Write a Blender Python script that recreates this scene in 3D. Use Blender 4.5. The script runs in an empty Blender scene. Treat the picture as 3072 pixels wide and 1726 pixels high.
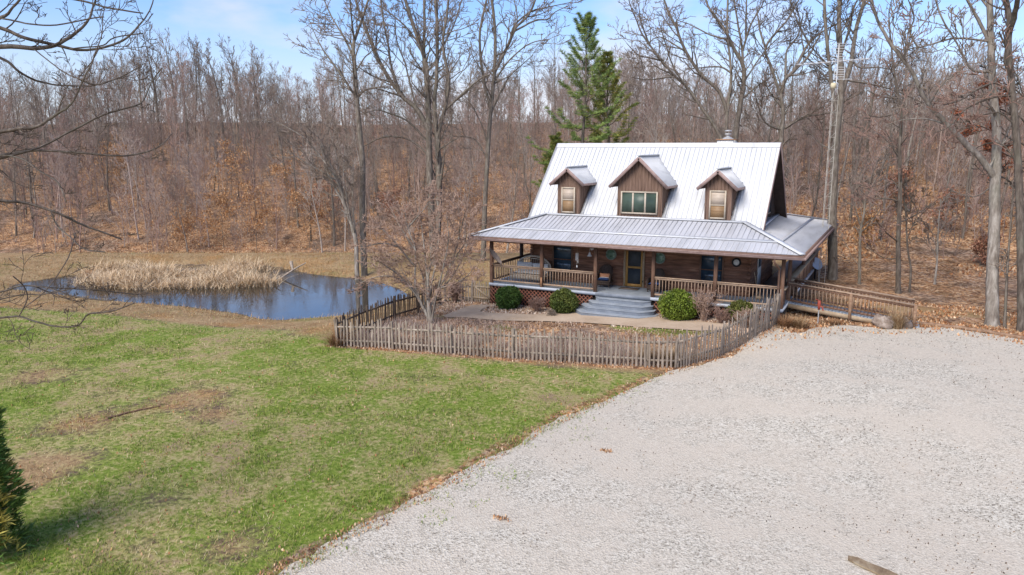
import bpy, math, random
import numpy as np
from mathutils import Vector, geometry as mgeo
R = math.radians
rng = np.random.default_rng(7)
random.seed(7)
scene = bpy.context.scene
col = scene.collection

# ---------------------------------------------------------------- camera
# World frame: x runs along the house front to the right, y into the house, z up; the porch deck is z = 0.
CU, CV, CZ = 18.9989, -32.265, 6.6926
YAW, PITCH, FPX = -0.4764, 0.18247, 2263.9
cy_, sy_ = math.cos(YAW), math.sin(YAW)
cp_, sp_ = math.cos(PITCH), math.sin(PITCH)
CAM = np.array([CU, CV, CZ])
cam = bpy.data.cameras.new('camera')
cam.lens = 36 * FPX / 3072
cam.clip_end = 2000
camo = bpy.data.objects.new('camera', cam)
col.objects.link(camo)
camo.location = (CU, CV, CZ)
camo.rotation_euler = (math.pi/2 - PITCH, 0, -YAW)
scene.camera = camo

def ray(px, py):
    X = (px-1536)/FPX; Y = -(py-863)/FPX
    y = cp_ + Y*sp_; z = -sp_ + Y*cp_
    return np.array([X*cy_ + y*sy_, -X*sy_ + y*cy_, z])
def onz(px, py, z):
    r = ray(px, py); return CAM + r*(z-CZ)/r[2]
def onv(px, py, v):
    r = ray(px, py); return CAM + r*(v-CV)/r[1]
def atd(px, py, d):
    return CAM + ray(px, py)*d
def tocam(x, y):
    return (x-CU)*cy_ - (y-CV)*sy_, (x-CU)*sy_ + (y-CV)*cy_
def fromcam(a, d):
    return CU + a*cy_ + d*sy_, CV - a*sy_ + d*cy_

# ---------------------------------------------------------------- noise, polygons, terrain
def smooth(t):
    t = np.clip(t, 0, 1); return t*t*(3-2*t)
_tab = np.random.default_rng(3).random((256, 256))
def vnoise(x, y):
    x = np.asarray(x, float); y = np.asarray(y, float)
    xi = np.floor(x).astype(int); yi = np.floor(y).astype(int)
    fx = x-xi; fy = y-yi
    fx = fx*fx*(3-2*fx); fy = fy*fy*(3-2*fy)
    g = lambda i, j: _tab[i % 256, j % 256]
    return (g(xi, yi)*(1-fx)*(1-fy) + g(xi+1, yi)*fx*(1-fy) + g(xi, yi+1)*(1-fx)*fy + g(xi+1, yi+1)*fx*fy)
def fbm(x, y, o=4):
    s = 0; a = .5; t = 0
    for i in range(o):
        s = s + a*vnoise(x*2**i+17*i, y*2**i+31*i); t += a; a *= .5
    return s/t
def sdf(poly, x, y):
    """signed distance to a polygon, negative inside"""
    x = np.asarray(x, float); y = np.asarray(y, float)
    P = np.asarray(poly, float)[:, :2]; d = np.full(x.shape, 1e9); ins = np.zeros(x.shape, bool)
    n = len(P)
    for i in range(n):
        a = P[i]; b = P[(i+1) % n]; e = b-a
        wx = x-a[0]; wy = y-a[1]
        t = np.clip((wx*e[0]+wy*e[1])/(e@e+1e-12), 0, 1)
        d = np.minimum(d, (wx-e[0]*t)**2 + (wy-e[1]*t)**2)
        c = ((a[1] <= y) & (b[1] > y)) | ((b[1] <= y) & (a[1] > y))
        if abs(e[1]) > 1e-12:
            ins ^= c & (x < a[0] + (y-a[1])/e[1]*e[0])
    return np.where(ins, -1, 1)*np.sqrt(d)
def px_poly(pts, z): return [onz(a, b, z)[:2] for a, b in pts]

WATER = -1.75
POND = px_poly([(20, 868), (90, 872), (200, 886), (300, 899), (430, 910), (560, 920), (700, 938), (790, 957), (850, 961), (930, 955), (1000, 949), (1090, 938), (1190, 905), (1225, 888),
                (1190, 866), (1140, 850), (1060, 836), (1000, 830), (940, 825), (880, 812), (830, 803), (700, 797), (500, 796), (380, 806), (280, 818), (170, 832), (60, 852)], WATER)
GRAVEL = px_poly([(560, 1850), (820, 1726), (960, 1655), (1120, 1575), (1265, 1495), (1415, 1400), (1560, 1325), (1690, 1252), (1800, 1205), (1900, 1160), (1985, 1127), (2040, 1113)], -1.0) + \
    px_poly([(2120, 1092), (2200, 1062), (2275, 1025), (2325, 995)], -.85) + \
    px_poly([(2385, 999), (2445, 985), (2530, 979), (2632, 988), (2735, 982), (2830, 986), (2940, 1000), (3072, 1018), (3200, 1036)], -.62) + \
    [fromcam(24, 18), fromcam(24, -20), fromcam(-8, -20), fromcam(-8, 5)]
PATH = [onz(a_, b_, float(np.interp(a_, [1400, 1700, 1950, 2192], [-1.1, -.98, -.84, -.68])))[:2] for a_, b_ in [(1413, 915), (1375, 930), (1326, 951), (1339, 960), (1395, 958), (1441, 963), (1500, 967), (1600, 968), (1727, 972), (1820, 979), (1918, 987), (2000, 994), (2097, 1001), (2150, 1000), (2192, 990),
                (2189, 983), (2077, 970), (1985, 960), (1940, 950), (1753, 935), (1700, 944), (1600, 945), (1510, 942), (1436, 938), (1450, 927), (1480, 914)]]
YARD = [(-.6, -9.6), (6.1, -8.3), (9.5, -7.5), (12.4, -6.6), (13.6, -4.6), (14.3, -2.2), (14.77, .8), (14.77, 13), (0.8, 13), (.8, .8), (-1.4, 1.4), (-3.0, 1.2)]

def hill_start(a):
    return np.interp(a, [-120, -45, -20, 8, 16, 22, 40, 120], [92, 94, 94, 84, 58, 45, 37, 35])
def hgt(x, y):
    x = np.asarray(x, float); y = np.asarray(y, float)
    a, d = tocam(x, y)
    zb = -1.0 + .42*smooth((x-11.5)/5.5)*smooth((y+16)/10) - .25*smooth((2-x)/10)
    pl = np.interp(x, [-6, 0, 4, 9, 13, 17], [-1.25, -1.12, -1.03, -.82, -.60, -.58])
    zb = zb + (pl-zb)*smooth((y+4.6)/3)*smooth((x+6)/5)
    sd = sdf(POND, x, y)
    far = smooth((d-49)/6)
    t = np.clip(sd/(7-4*far), 0, 1)
    out = WATER + (zb-WATER)*t*(2-t)
    z = np.where(sd < 0, np.maximum(WATER+.45*sd, -2.9), out)
    e = d - hill_start(a)
    lf = 1-smooth((a/np.maximum(d, 1)-.08)/.25)
    k = .24+.06*lf
    rise = k*(np.sqrt(e*e+36)+e-2)/2
    mx = 10+15.5*lf + 2.5*(fbm(a*.02+5, d*.02)-.5)*2
    z = z - 6.4*lf*smooth((d-57.5)/13)*(d > 57.5)
    rise = mx*(1-np.exp(-np.maximum(rise, 0)/mx))
    rise = rise + smooth(e/15)*1.5*(fbm(a*.07, d*.07+9)-.5)*2
    z = z + np.where(e > -12, np.maximum(rise, 0), 0)
    z = z + .05*(fbm(x*.25, y*.25, 3)-.5)
    return z
def hz(x, y): return float(hgt(np.array([x]), np.array([y]))[0])

# ---------------------------------------------------------------- object helpers
def link(o, parent=None):
    col.objects.link(o)
    if parent is not None: o.parent = parent
    return o
def thing(name, label, cat, loc=(0, 0, 0), group=None, rz=0):
    o = bpy.data.objects.new(name, None); o.empty_display_size = .2
    o.location = loc; o.rotation_euler = (0, 0, rz)
    return tag(link(o), label, cat, group)
def tag(o, label, cat, group=None):
    o['label'] = label; o['category'] = cat
    if group: o['group'] = group
    return o
def kind(o, k, label=None):
    o['kind'] = k
    if label: o['label'] = label
    return o

class MB:
    """collects vertices and faces, one material slot per face, optional vertex colours"""
    def __init__(s): s.v = []; s.f = {3: [], 4: []}; s.m = {3: [], 4: []}; s.n = 0; s.c = []; s.ng = []
    def add(s, V, F, m=0, c=None):
        V = np.asarray(V, float); F = np.asarray(F, int)
        k = F.shape[1]
        s.v.append(V); s.f[k].append(F+s.n); s.m[k].append(np.full(len(F), m)); s.n += len(V)
        s.c.append(np.broadcast_to(np.array(c if c is not None else (1, 1, 1), float), (len(V), 3)))
        return s
    def ngon(s, V, m=0):
        V = np.asarray(V, float); s.v.append(V); s.ng.append((list(range(s.n, s.n+len(V))), m)); s.n += len(V)
        s.c.append(np.ones((len(V), 3))); return s
    def box(s, lo, hi, m=0):
        x0, y0, z0 = lo; x1, y1, z1 = hi
        V = [(x0, y0, z0), (x1, y0, z0), (x1, y1, z0), (x0, y1, z0), (x0, y0, z1), (x1, y0, z1), (x1, y1, z1), (x0, y1, z1)]
        return s.add(V, [(0, 3, 2, 1), (4, 5, 6, 7), (0, 1, 5, 4), (1, 2, 6, 5), (2, 3, 7, 6), (3, 0, 4, 7)], m)
    def beam(s, p, q, w, h, m=0, up=(0, 0, 1), w2=None, h2=None):
        """box from p to q, w across, h along up"""
        p = np.array(p, float); q = np.array(q, float); t = q-p; t /= np.linalg.norm(t)
        a = np.cross(t, up); a /= np.linalg.norm(a)+1e-12; b = np.cross(a, t)
        V = []
        for o, ww, hh in ((p, w, h), (q, w2 or w, h2 or h)):
            for i, j in ((-1, -1), (1, -1), (1, 1), (-1, 1)): V.append(o+a*i*ww/2+b*j*hh/2)
        return s.add(V, [(0, 1, 2, 3), (7, 6, 5, 4), (0, 4, 5, 1), (1, 5, 6, 2), (2, 6, 7, 3), (3, 7, 4, 0)], m)
    def tube(s, P, r, n=6, m=0, c=None, cap=True):
        P = np.asarray(P, float); k = len(P)
        r = np.broadcast_to(np.asarray(r, float), (k,))
        T = np.gradient(P, axis=0); T /= np.linalg.norm(T, axis=1)[:, None]+1e-12
        ref = np.array([0, 0, 1.]) if abs(T[:, 2]).mean() < .8 else np.array([1., 0, 0])
        A = np.cross(T, ref); A /= np.linalg.norm(A, axis=1)[:, None]+1e-12
        B = np.cross(T, A)
        th = np.arange(n)*2*math.pi/n
        V = (P[:, None]+r[:, None, None]*(A[:, None]*np.cos(th)[None, :, None]+B[:, None]*np.sin(th)[None, :, None])).reshape(-1, 3)
        i = np.arange(k-1)[:, None]*n; j = np.arange(n)[None]; j2 = (j+1) % n
        F = np.stack([i+j, i+n+j, i+n+j2, i+j2], -1).reshape(-1, 4)
        s.add(V, F, m, c)
        if cap and n > 3:
            for b0 in (0, (k-1)*n):
                ring = V[b0:b0+n]; cc = ring.mean(0)
                s.add(np.vstack([ring, cc]), [(q, (q+1) % n, n) for q in range(n)], m, c)
        return s
    def lathe(s, prof, n=16, m=0, at=(0, 0, 0), axis='z', c=None):
        prof = np.asarray(prof, float); th = np.arange(n)*2*math.pi/n
        V = np.stack([prof[:, None, 0]*np.cos(th), prof[:, None, 0]*np.sin(th), np.broadcast_to(prof[:, None, 1], (len(prof), n))], -1).reshape(-1, 3)
        if axis == 'y': V = V[:, [0, 2, 1]]*np.array([1, -1, 1])
        if axis == 'x': V = V[:, [2, 0, 1]]
        V = V+np.array(at)
        i = np.arange(len(prof)-1)[:, None]*n; j = np.arange(n)[None]; j2 = (j+1) % n
        return s.add(V, np.stack([i+j, i+j2, i+n+j2, i+n+j], -1).reshape(-1, 4), m, c)
    def prism(s, pts, z0, z1, m=0):
        """vertical prism from a plan outline"""
        P = np.asarray(pts, float); n = len(P)
        a = np.c_[P, np.full(n, z0)]; b = np.c_[P, np.full(n, z1)]
        s.ngon(b, m); s.ngon(a[::-1], m)
        return s.add(np.vstack([a, b]), [(i, (i+1) % n, n+(i+1) % n, n+i) for i in range(n)], m)
    def plate(s, pts, th, m=0, m2=None):
        """a planar polygon in space given thickness th below its normal"""
        P = np.asarray(pts, float); nn = np.cross(P[1]-P[0], P[2]-P[0]); nn /= np.linalg.norm(nn)
        Q = P-nn*th; n = len(P)
        s.ngon(P, m); s.ngon(Q[::-1], m if m2 is None else m2)
        return s.add(np.vstack([Q, P]), [(i, (i+1) % n, n+(i+1) % n, n+i) for i in range(n)], m)
    def mesh(s, name, mats, smooth_=False, off=(0, 0, 0), color=False):
        me = bpy.data.meshes.new(name)
        V = np.vstack(s.v)-np.array(off); me.vertices.add(len(V)); me.vertices.foreach_set('co', V.ravel())
        loops = []; starts = []; mi = []; k0 = 0
        for k in (3, 4):
            if s.f[k]:
                F = np.vstack(s.f[k]); loops.append(F.ravel()); starts.append(k0+np.arange(len(F))*k); k0 += F.size; mi.append(np.concatenate(s.m[k]))
        for g, m in s.ng:
            loops.append(np.array(g)); starts.append(np.array([k0])); k0 += len(g); mi.append(np.array([m]))
        loops = np.concatenate(loops); starts = np.concatenate(starts); mi = np.concatenate(mi)
        me.loops.add(len(loops)); me.loops.foreach_set('vertex_index', loops.astype(np.int32))
        me.polygons.add(len(starts)); me.polygons.foreach_set('loop_start', starts.astype(np.int32))
        me.polygons.foreach_set('material_index', mi.astype(np.int32))
        if smooth_: me.polygons.foreach_set('use_smooth', np.ones(len(starts), bool))
        for m in (mats if isinstance(mats, (list, tuple)) else [mats]): me.materials.append(m)
        if color:
            at = me.color_attributes.new('tint', 'FLOAT_COLOR', 'POINT')
            at.data.foreach_set('color', np.c_[np.vstack(s.c), np.ones(len(V))].astype(np.float32).ravel())
        me.update(calc_edges=True); me.validate()
        return me
    def build(s, name, mats, parent=None, smooth_=False, off=None, color=False, loc=None):
        """off: the world position of the root thing, so that parts can be written in world coordinates"""
        if off is None: off = root_loc(parent) if parent is not None else (0, 0, 0)
        o = bpy.data.objects.new(name, s.mesh(name, mats, smooth_, off, color))
        if loc is not None: o.location = loc
        return link(o, parent)
def root_loc(o):
    l = np.array(o.location)
    while o.parent is not None: o = o.parent; l = l+np.array(o.location)
    return l
def leafcards(mb, P, size, rng, c=None, m=0, elong=1.6, up=None, fold=True):
    """many small leaf-sized faces at points P"""
    n = len(P); size = np.broadcast_to(size, (n,))
    A = rng.normal(size=(n, 3)); A /= np.linalg.norm(A, axis=1)[:, None]
    if up is not None: A = A*.6+np.array(up); A /= np.linalg.norm(A, axis=1)[:, None]
    B = np.cross(A, rng.normal(size=(n, 3))); B /= np.linalg.norm(B, axis=1)[:, None]+1e-9
    a = A*size[:, None]*elong/2; b = B*size[:, None]/2
    V = np.stack([P-a, P+b*.9, P+a, P-b*.9], 1).reshape(-1, 3)
    F = np.arange(4*n).reshape(-1, 4)
    cc = None if c is None else np.repeat(np.broadcast_to(c, (n, 3)), 4, 0)
    mb.add(V, F, m)
    if cc is not None: mb.c[-1] = cc
    return mb

# ---------------------------------------------------------------- materials
def lin(h):
    if isinstance(h, str):
        h = h.lstrip('#'); v = [int(h[i:i+2], 16)/255 for i in (0, 2, 4)]
        return tuple(x/12.92 if x <= .04045 else ((x+.055)/1.055)**2.4 for x in v)
    return h
class NT:
    def __init__(s, name):
        s.mat = bpy.data.materials.new(name); s.mat.use_nodes = True; s.t = s.mat.node_tree; s.t.nodes.clear()
        s.out = s.n('ShaderNodeOutputMaterial'); s.b = s.n('ShaderNodeBsdfPrincipled'); s.l(s.b.outputs[0], s.out.inputs[0])
    def n(s, typ, **k):
        o = s.t.nodes.new(typ)
        for a, b in k.items(): setattr(o, a, b)
        return o
    def l(s, a, b): s.t.links.new(a, b)
    def pos(s, obj=False, stretch=(1, 1, 1)):
        g = s.n('ShaderNodeTexCoord').outputs['Object'] if obj else s.n('ShaderNodeNewGeometry').outputs['Position']
        if stretch == (1, 1, 1): return g
        m = s.n('ShaderNodeVectorMath', operation='MULTIPLY'); s.l(g, m.inputs[0]); m.inputs[1].default_value = stretch
        return m.outputs[0]
    def noise(s, vec, scale, detail=4, rough=.55, dist=0):
        t = s.n('ShaderNodeTexNoise'); s.l(vec, t.inputs['Vector']); t.inputs['Scale'].default_value = scale
        t.inputs['Detail'].default_value = detail; t.inputs['Roughness'].default_value = rough; t.inputs['Distortion'].default_value = dist
        return t.outputs['Fac']
    def vor(s, vec, scale, out='Color', feature='F1'):
        t = s.n('ShaderNodeTexVoronoi', feature=feature); s.l(vec, t.inputs['Vector']); t.inputs['Scale'].default_value = scale
        return t.outputs[out]
    def ramp(s, fac, stops, interp='LINEAR'):
        r = s.n('ShaderNodeValToRGB'); s.l(fac, r.inputs[0]); r.color_ramp.interpolation = interp
        e = r.color_ramp.elements
        while len(e) < len(stops): e.new(.5)
        for q, (p, c) in zip(e, stops):
            q.position = p; q.color = (*lin(c), 1) if not isinstance(c, (int, float)) else (c, c, c, 1)
        return r.outputs[0]
    def mix(s, f, a, b, typ='MIX'):
        m = s.n('ShaderNodeMix', data_type='RGBA', blend_type=typ)
        for v, i in ((f, 0), (a, 6), (b, 7)):
            if hasattr(v, 'default_value'): s.l(v, m.inputs[i])
            elif i == 0: m.inputs[i].default_value = v
            else: m.inputs[i].default_value = (*lin(v), 1)
        return m.outputs[2]
    def math(s, op, a, b=0., clamp=False):
        m = s.n('ShaderNodeMath', operation=op, use_clamp=clamp)
        for v, i in ((a, 0), (b, 1)):
            if hasattr(v, 'default_value'): s.l(v, m.inputs[i])
            else: m.inputs[i].default_value = v
        return m.outputs[0]
    def attr(s, name):
        a = s.n('ShaderNodeAttribute', attribute_name=name); return a.outputs['Color']
    def sep(s, c):
        q = s.n('ShaderNodeSeparateColor'); s.l(c, q.inputs[0]); return q.outputs
    def rand(s): return s.n('ShaderNodeObjectInfo').outputs['Random']
    def done(s, color, rough=.8, bump=None, bs=.3, bd=.02, metal=0, spec=.3):
        if hasattr(color, 'default_value'): s.l(color, s.b.inputs['Base Color'])
        else: s.b.inputs['Base Color'].default_value = (*lin(color), 1)
        if hasattr(rough, 'default_value'): s.l(rough, s.b.inputs['Roughness'])
        else: s.b.inputs['Roughness'].default_value = rough
        s.b.inputs['Metallic'].default_value = metal
        s.b.inputs['Specular IOR Level'].default_value = spec
        if bump is not None:
            q = s.n('ShaderNodeBump'); q.inputs['Strength'].default_value = bs; q.inputs['Distance'].default_value = bd
            s.l(bump, q.inputs['Height']); s.l(q.outputs[0], s.b.inputs['Normal'])
        return s.mat
def grain(name, c1, c2, scale=6, stretch=(1, 1, 1), rough=.75, bs=.3, c3=None, obj=False, metal=0, spec=.3, rnd=.0):
    """two or three colours mixed by noise, with fine bump"""
    s = NT(name); v = s.pos(obj, stretch)
    f = s.noise(v, scale, 6, .62)
    st = [(.32, c1), (.68, c2)] if c3 is None else [(.28, c1), (.5, c2), (.72, c3)]
    c = s.ramp(f, st)
    if rnd:
        k = s.math('ADD', s.math('MULTIPLY', s.rand(), 2*rnd), 1-rnd)
        kk = s.n('ShaderNodeCombineColor'); [s.l(k, kk.inputs[i]) for i in range(3)]
        c = s.mix(1., c, kk.outputs[0], 'MULTIPLY')
    return s.done(c, rough, f, bs, .02, metal, spec)
def tinted(name, rough=.7, sub=0., spec=.2, var=.25, scale=8):
    """colour from the mesh's own tint attribute, varied by noise"""
    s = NT(name); c = s.attr('tint'); f = s.noise(s.pos(), scale, 3)
    k = s.ramp(f, [(.3, 1-var), (.7, 1+var)])
    m = s.mix(1., c, k, 'MULTIPLY')
    return s.done(m, rough, spec=spec)
M = {}
# ---------------------------------------------------------------- sky and sun
SUN_EL = 44
sd_ = np.array([-.55*cy_ + -.70*sy_, .55*sy_ + -.70*cy_])
sd_ /= np.linalg.norm(sd_)
SUN_AZ = math.atan2(sd_[0], sd_[1])            # from +y, clockwise
w = bpy.data.worlds.new('World'); scene.world = w; w.use_nodes = True
nt = w.node_tree; nt.nodes.clear()
def wn(t, **k):
    o = nt.nodes.new(t)
    for a, b in k.items(): setattr(o, a, b)
    return o
sky = wn('ShaderNodeTexSky', sky_type='NISHITA', sun_disc=False)
sky.sun_elevation = R(SUN_EL); sky.sun_rotation = SUN_AZ; sky.air_density = 1.0; sky.dust_density = .8; sky.ozone_density = 1.5; sky.altitude = 200
bg = wn('ShaderNodeBackground'); bg.inputs[1].default_value = .135
ow = wn('ShaderNodeOutputWorld')
tc = wn('ShaderNodeTexCoord')
sx = wn('ShaderNodeSeparateXYZ'); nt.links.new(tc.outputs['Generated'], sx.inputs[0])
mp = wn('ShaderNodeMapping'); mp.inputs['Scale'].default_value = (1.6, 1.6, 4.5); nt.links.new(tc.outputs['Generated'], mp.inputs[0])
cn = wn('ShaderNodeTexNoise'); cn.inputs['Scale'].default_value = 1.7; cn.inputs['Detail'].default_value = 6; cn.inputs['Roughness'].default_value = .55
nt.links.new(mp.outputs[0], cn.inputs['Vector'])
cr = wn('ShaderNodeValToRGB'); cr.color_ramp.elements[0].position = .50; cr.color_ramp.elements[1].position = .74
cr.color_ramp.elements[0].color = (0, 0, 0, 1); cr.color_ramp.elements[1].color = (.95, .95, .95, 1)
nt.links.new(cn.outputs['Fac'], cr.inputs[0])
mx = wn('ShaderNodeMix', data_type='RGBA'); nt.links.new(cr.outputs[0], mx.inputs[0]); tn = wn('ShaderNodeMix', data_type='RGBA', blend_type='MULTIPLY'); tn.inputs[0].default_value = 1; tn.inputs[7].default_value = (.56, .66, .86, 1); nt.links.new(sky.outputs[0], tn.inputs[6]); nt.links.new(tn.outputs[2], mx.inputs[6])
mx.inputs[7].default_value = (3.9, 3.75, 3.9, 1)
hr = wn('ShaderNodeValToRGB'); e_ = hr.color_ramp.elements
e_[0].position = .0; e_[0].color = (.75, .75, .75, 1); e_[1].position = .165; e_[1].color = (0, 0, 0, 1)
nt.links.new(sx.outputs[2], hr.inputs[0])
mh = wn('ShaderNodeMix', data_type='RGBA'); nt.links.new(hr.outputs[0], mh.inputs[0]); nt.links.new(mx.outputs[2], mh.inputs[6]); mh.inputs[7].default_value = (3.5, 3.45, 3.8, 1)
nt.links.new(mh.outputs[2], bg.inputs[0]); nt.links.new(bg.outputs[0], ow.inputs[0])
sun = bpy.data.lights.new('sun', 'SUN'); sun.energy = 2.4; sun.angle = R(36); sun.color = (1, .92, .80)
so = bpy.data.objects.new('sun', sun); col.objects.link(so)
sv = Vector((sd_[0]*math.cos(R(SUN_EL)), sd_[1]*math.cos(R(SUN_EL)), math.sin(R(SUN_EL))))
so.rotation_euler = sv.to_track_quat('Z', 'Y').to_euler(); so.location = (0, -30, 40)
scene.view_settings.view_transform = 'Standard'; scene.view_settings.look = 'None'
scene.view_settings.exposure = .86; scene.view_settings.gamma = 1
scene.cycles.max_bounces = 6; scene.cycles.diffuse_bounces = 3; scene.cycles.glossy_bounces = 3; scene.cycles.transparent_max_bounces = 8
scene.cycles.use_adaptive_sampling = True

# ---------------------------------------------------------------- ground
def ground_material():
    s = NT('ground'); p = s.pos(); z = s.sep(s.attr('zone'))
    big = s.noise(p, .22, 5, .6); mid = s.noise(p, .9, 5, .65); fine = s.noise(p, 7, 5, .7); vf = s.noise(p, 28, 3, .7)
    green = s.ramp(fine, [(.25, (.05, .10, .012)), (.5, (.165, .22, .034)), (.76, (.37, .37, .11))])
    tan = s.ramp(fine, [(.25, (.19, .14, .055)), (.5, (.36, .285, .135)), (.75, (.52, .43, .23))])
    bare = s.ramp(mid, [(.3, (.17, .11, .07)), (.7, (.33, .23, .15))])
    f = s.math('ADD', s.math('ADD', s.math('MULTIPLY', big, .55), s.math('MULTIPLY', mid, .65)), s.math('ADD', s.math('MULTIPLY', fine, .55), s.math('MULTIPLY', s.noise(p, 2.6, 4, .7), .4)))
    gt = s.ramp(s.math('MULTIPLY', f, .5), [(.505, 0.), (.60, .95)])
    lawn = s.mix(gt, green, tan)
    lawn = s.mix(s.ramp(s.math('MULTIPLY', f, .5), [(.595, 0.), (.645, .9)]), lawn, bare)
    lc = s.vor(p, 9); lcs = s.sep(lc)[0]
    leaf = s.ramp(lcs, [(.0, (.13, .07, .042)), (.35, (.29, .15, .075)), (.6, (.45, .245, .115)), (.85, (.56, .37, .21)), (1, (.36, .25, .18))])
    leaf = s.mix(s.ramp(big, [(.40, .6), (.52, 0.)]), leaf, s.ramp(lcs, [(0, (.12, .085, .065)), (.5, (.23, .165, .125)), (1, (.34, .26, .20))]))
    dark = s.ramp(mid, [(.35, .5), (.62, 1.15)])
    leaf = s.mix(1., leaf, dark, 'MULTIPLY')
    dry = s.ramp(s.math('ADD', s.math('MULTIPLY', mid, .6), s.math('MULTIPLY', vf, .4)), [(.3, (.19, .115, .05)), (.5, (.33, .22, .115)), (.7, (.44, .32, .18))])
    dry = s.mix(s.ramp(s.noise(p, .33, 4, .65), [(.52, 0.), (.66, .75)]), dry, s.ramp(vf, [(.3, (.24, .12, .045)), (.7, (.46, .27, .11))]))
    dry = s.mix(s.ramp(s.noise(p, .27, 4, .65), [(.30, .7), (.43, 0.)]), dry, s.ramp(vf, [(.3, (.11, .12, .035)), (.7, (.28, .26, .10))]))
    dry = s.mix(1., dry, s.ramp(fine, [(.3, .6), (.7, 1.3)]), 'MULTIPLY')
    soil = s.ramp(fine, [(.3, (.10, .07, .045)), (.7, (.22, .16, .11))])
    j = s.math('MULTIPLY', s.math('ADD', s.math('ADD', mid, fine), -1.), .9)
    def step(w): return s.ramp(s.math('ADD', w, j), [(.38, 0.), (.62, 1.)])
    c = s.mix(step(z[2]), soil, dry)
    c = s.mix(step(z[0]), c, lawn)
    c = s.mix(step(z[1]), c, leaf)
    h = s.math('ADD', s.math('MULTIPLY', fine, .6), s.math('MULTIPLY', lcs, .4))
    return s.done(c, .95, h, .5, .05, spec=.1)
def gravel_material():
    s = NT('gravel'); p = s.pos()
    cs = s.sep(s.vor(p, 24))[0]; c2 = s.sep(s.vor(p, 60))[1]; big = s.noise(p, .18, 4, .6); mid = s.noise(p, 1.1, 5, .7); ed = s.vor(p, 24, 'Distance')
    fine = s.noise(p, 16, 4, .75)
    st = s.ramp(s.math('ADD', s.math('MULTIPLY', cs, .6), s.math('MULTIPLY', c2, .4)), [(.10, (.16, .133, .10)), (.28, (.40, .357, .29)), (.55, (.575, .52, .425)), (.9, (.73, .675, .575))])
    dust = s.ramp(fine, [(.3, (.48, .41, .325)), (.7, (.65, .575, .47))])
    tr = s.n('ShaderNodeTexWave', wave_type='BANDS', bands_direction='DIAGONAL'); rv = s.n('ShaderNodeMapping'); rv.inputs['Rotation'].default_value = (0, 0, R(-62)); s.l(p, rv.inputs[0]); s.l(rv.outputs[0], tr.inputs['Vector']); tr.inputs['Scale'].default_value = .13; tr.inputs['Distortion'].default_value = 3.5; tr.inputs['Detail'].default_value = 3; tr.inputs['Detail Scale'].default_value = .5
    big = s.math('ADD', s.math('MULTIPLY', big, .86), s.math('MULTIPLY', tr.outputs['Fac'], .10))
    c = s.mix(s.ramp(s.math('ADD', s.math('MULTIPLY', big, .6), s.math('MULTIPLY', mid, .4)), [(.42, 0.), (.55, .8)]), st, dust)
    dk = s.ramp(s.math('ADD', s.math('ADD', s.math('MULTIPLY', mid, .22), s.math('MULTIPLY', fine, .30)), s.math('MULTIPLY', s.noise(p, 38, 3, .8), .48)), [(.36, .34), (.45, 1.)])
    c = s.mix(1., c, dk, 'MULTIPLY')
    return s.done(c, .95, s.math('ADD', s.math('MULTIPLY', ed, .7), s.math('MULTIPLY', fine, .5)), .7, .03, spec=.15)
def nonuni(lo, hi, a, b, fine, coarse):
    x = [a]
    while x[-1] < b: x.append(x[-1]+fine)
    st = fine; l = [a]
    while l[-1] > lo: st = min(st*1.15, coarse); l.append(l[-1]-st)
    st = fine; r = [x[-1]]
    while r[-1] < hi: st = min(st*1.15, coarse); r.append(r[-1]+st)
    return np.array(l[:0:-1]+x+r[1:])
gx = nonuni(-420, 260, -34, 30, .4, 8); gy = nonuni(-90, 380, -34, 16, .4, 8)
GX, GY = np.meshgrid(gx, gy, indexing='ij'); fx = GX.ravel(); fy = GY.ravel()
GZ = hgt(fx, fy)
A_, D_ = tocam(fx, fy)
sd_g = sdf(GRAVEL, fx, fy); sd_p = sdf(POND, fx, fy); sd_y = sdf(YARD, fx, fy)
e_h = D_-hill_start(A_)
GZ = GZ - .06*smooth((.1-sd_g)/.5)             # the drive lies in a shallow cut; its own sheet fills it
LEFTGREEN = px_poly([(-60, 905), (300, 925), (520, 950), (700, 965), (860, 970), (1000, 975), (1010, 1040), (1600, 1100), (2000, 1130), (700, 1800), (-200, 1800)], -1.0)
green = smooth((1.4-sdf(LEFTGREEN, fx, fy))/2.4)
litter = np.maximum(smooth((e_h+2.0)/2.5), smooth((D_-61)/2.5))
litter = np.maximum(litter, smooth((.35-sd_y)/.5))
litter = np.maximum(litter, smooth((fx-11)/1.5)*smooth((fy+6)/1.)*smooth((6.5-fy)/2)*(sd_g > -1)*1.)
litter = np.maximum(litter, smooth((fx-12)/3)*smooth((fy-5)/3)*.75)
edge = smooth((.55-np.abs(sd_g-.15))/.4)*(fx < 13)
litter = np.maximum(litter, edge*.62)
BARE = ((560, 1195, 2.0, .9), (640, 1240, 1.5, .8), (250, 1262, 1.9, .8), (420, 1225, 1.6, .7), (110, 1400, 1.5, 1.), (60, 1440, 1.2, 1.), (230, 1375, 1.2, .7), (330, 1170, 1.6, .6), (110, 1110, 2.0, .8), (900, 1090, 1.6, .5), (1250, 1130, 1.8, .5), (480, 1500, 1.2, .6), (700, 1640, 1.0, .8), (430, 1640, .8, .6), (1100, 1280, 1.6, .45), (1330, 1250, 1.4, .5), (930, 985, 1.6, .8))
bare = np.zeros(len(fx))
for px, py, r_, s_ in BARE:
    q = onz(px, py, -1); bare = np.maximum(bare, s_*np.exp(-((fx-q[0])**2+(fy-q[1])**2)/r_**2*(.5+fbm(fx*.9, fy*.9, 3))))
green = green*(1-.8*bare)
litter = np.maximum(litter, .72*smooth((.5-np.abs(sd_y))/.3)*(fy < 0))
dry = np.clip(1-green, 0, 1)
dry = np.where(sd_p < .12, .1, dry)
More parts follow.
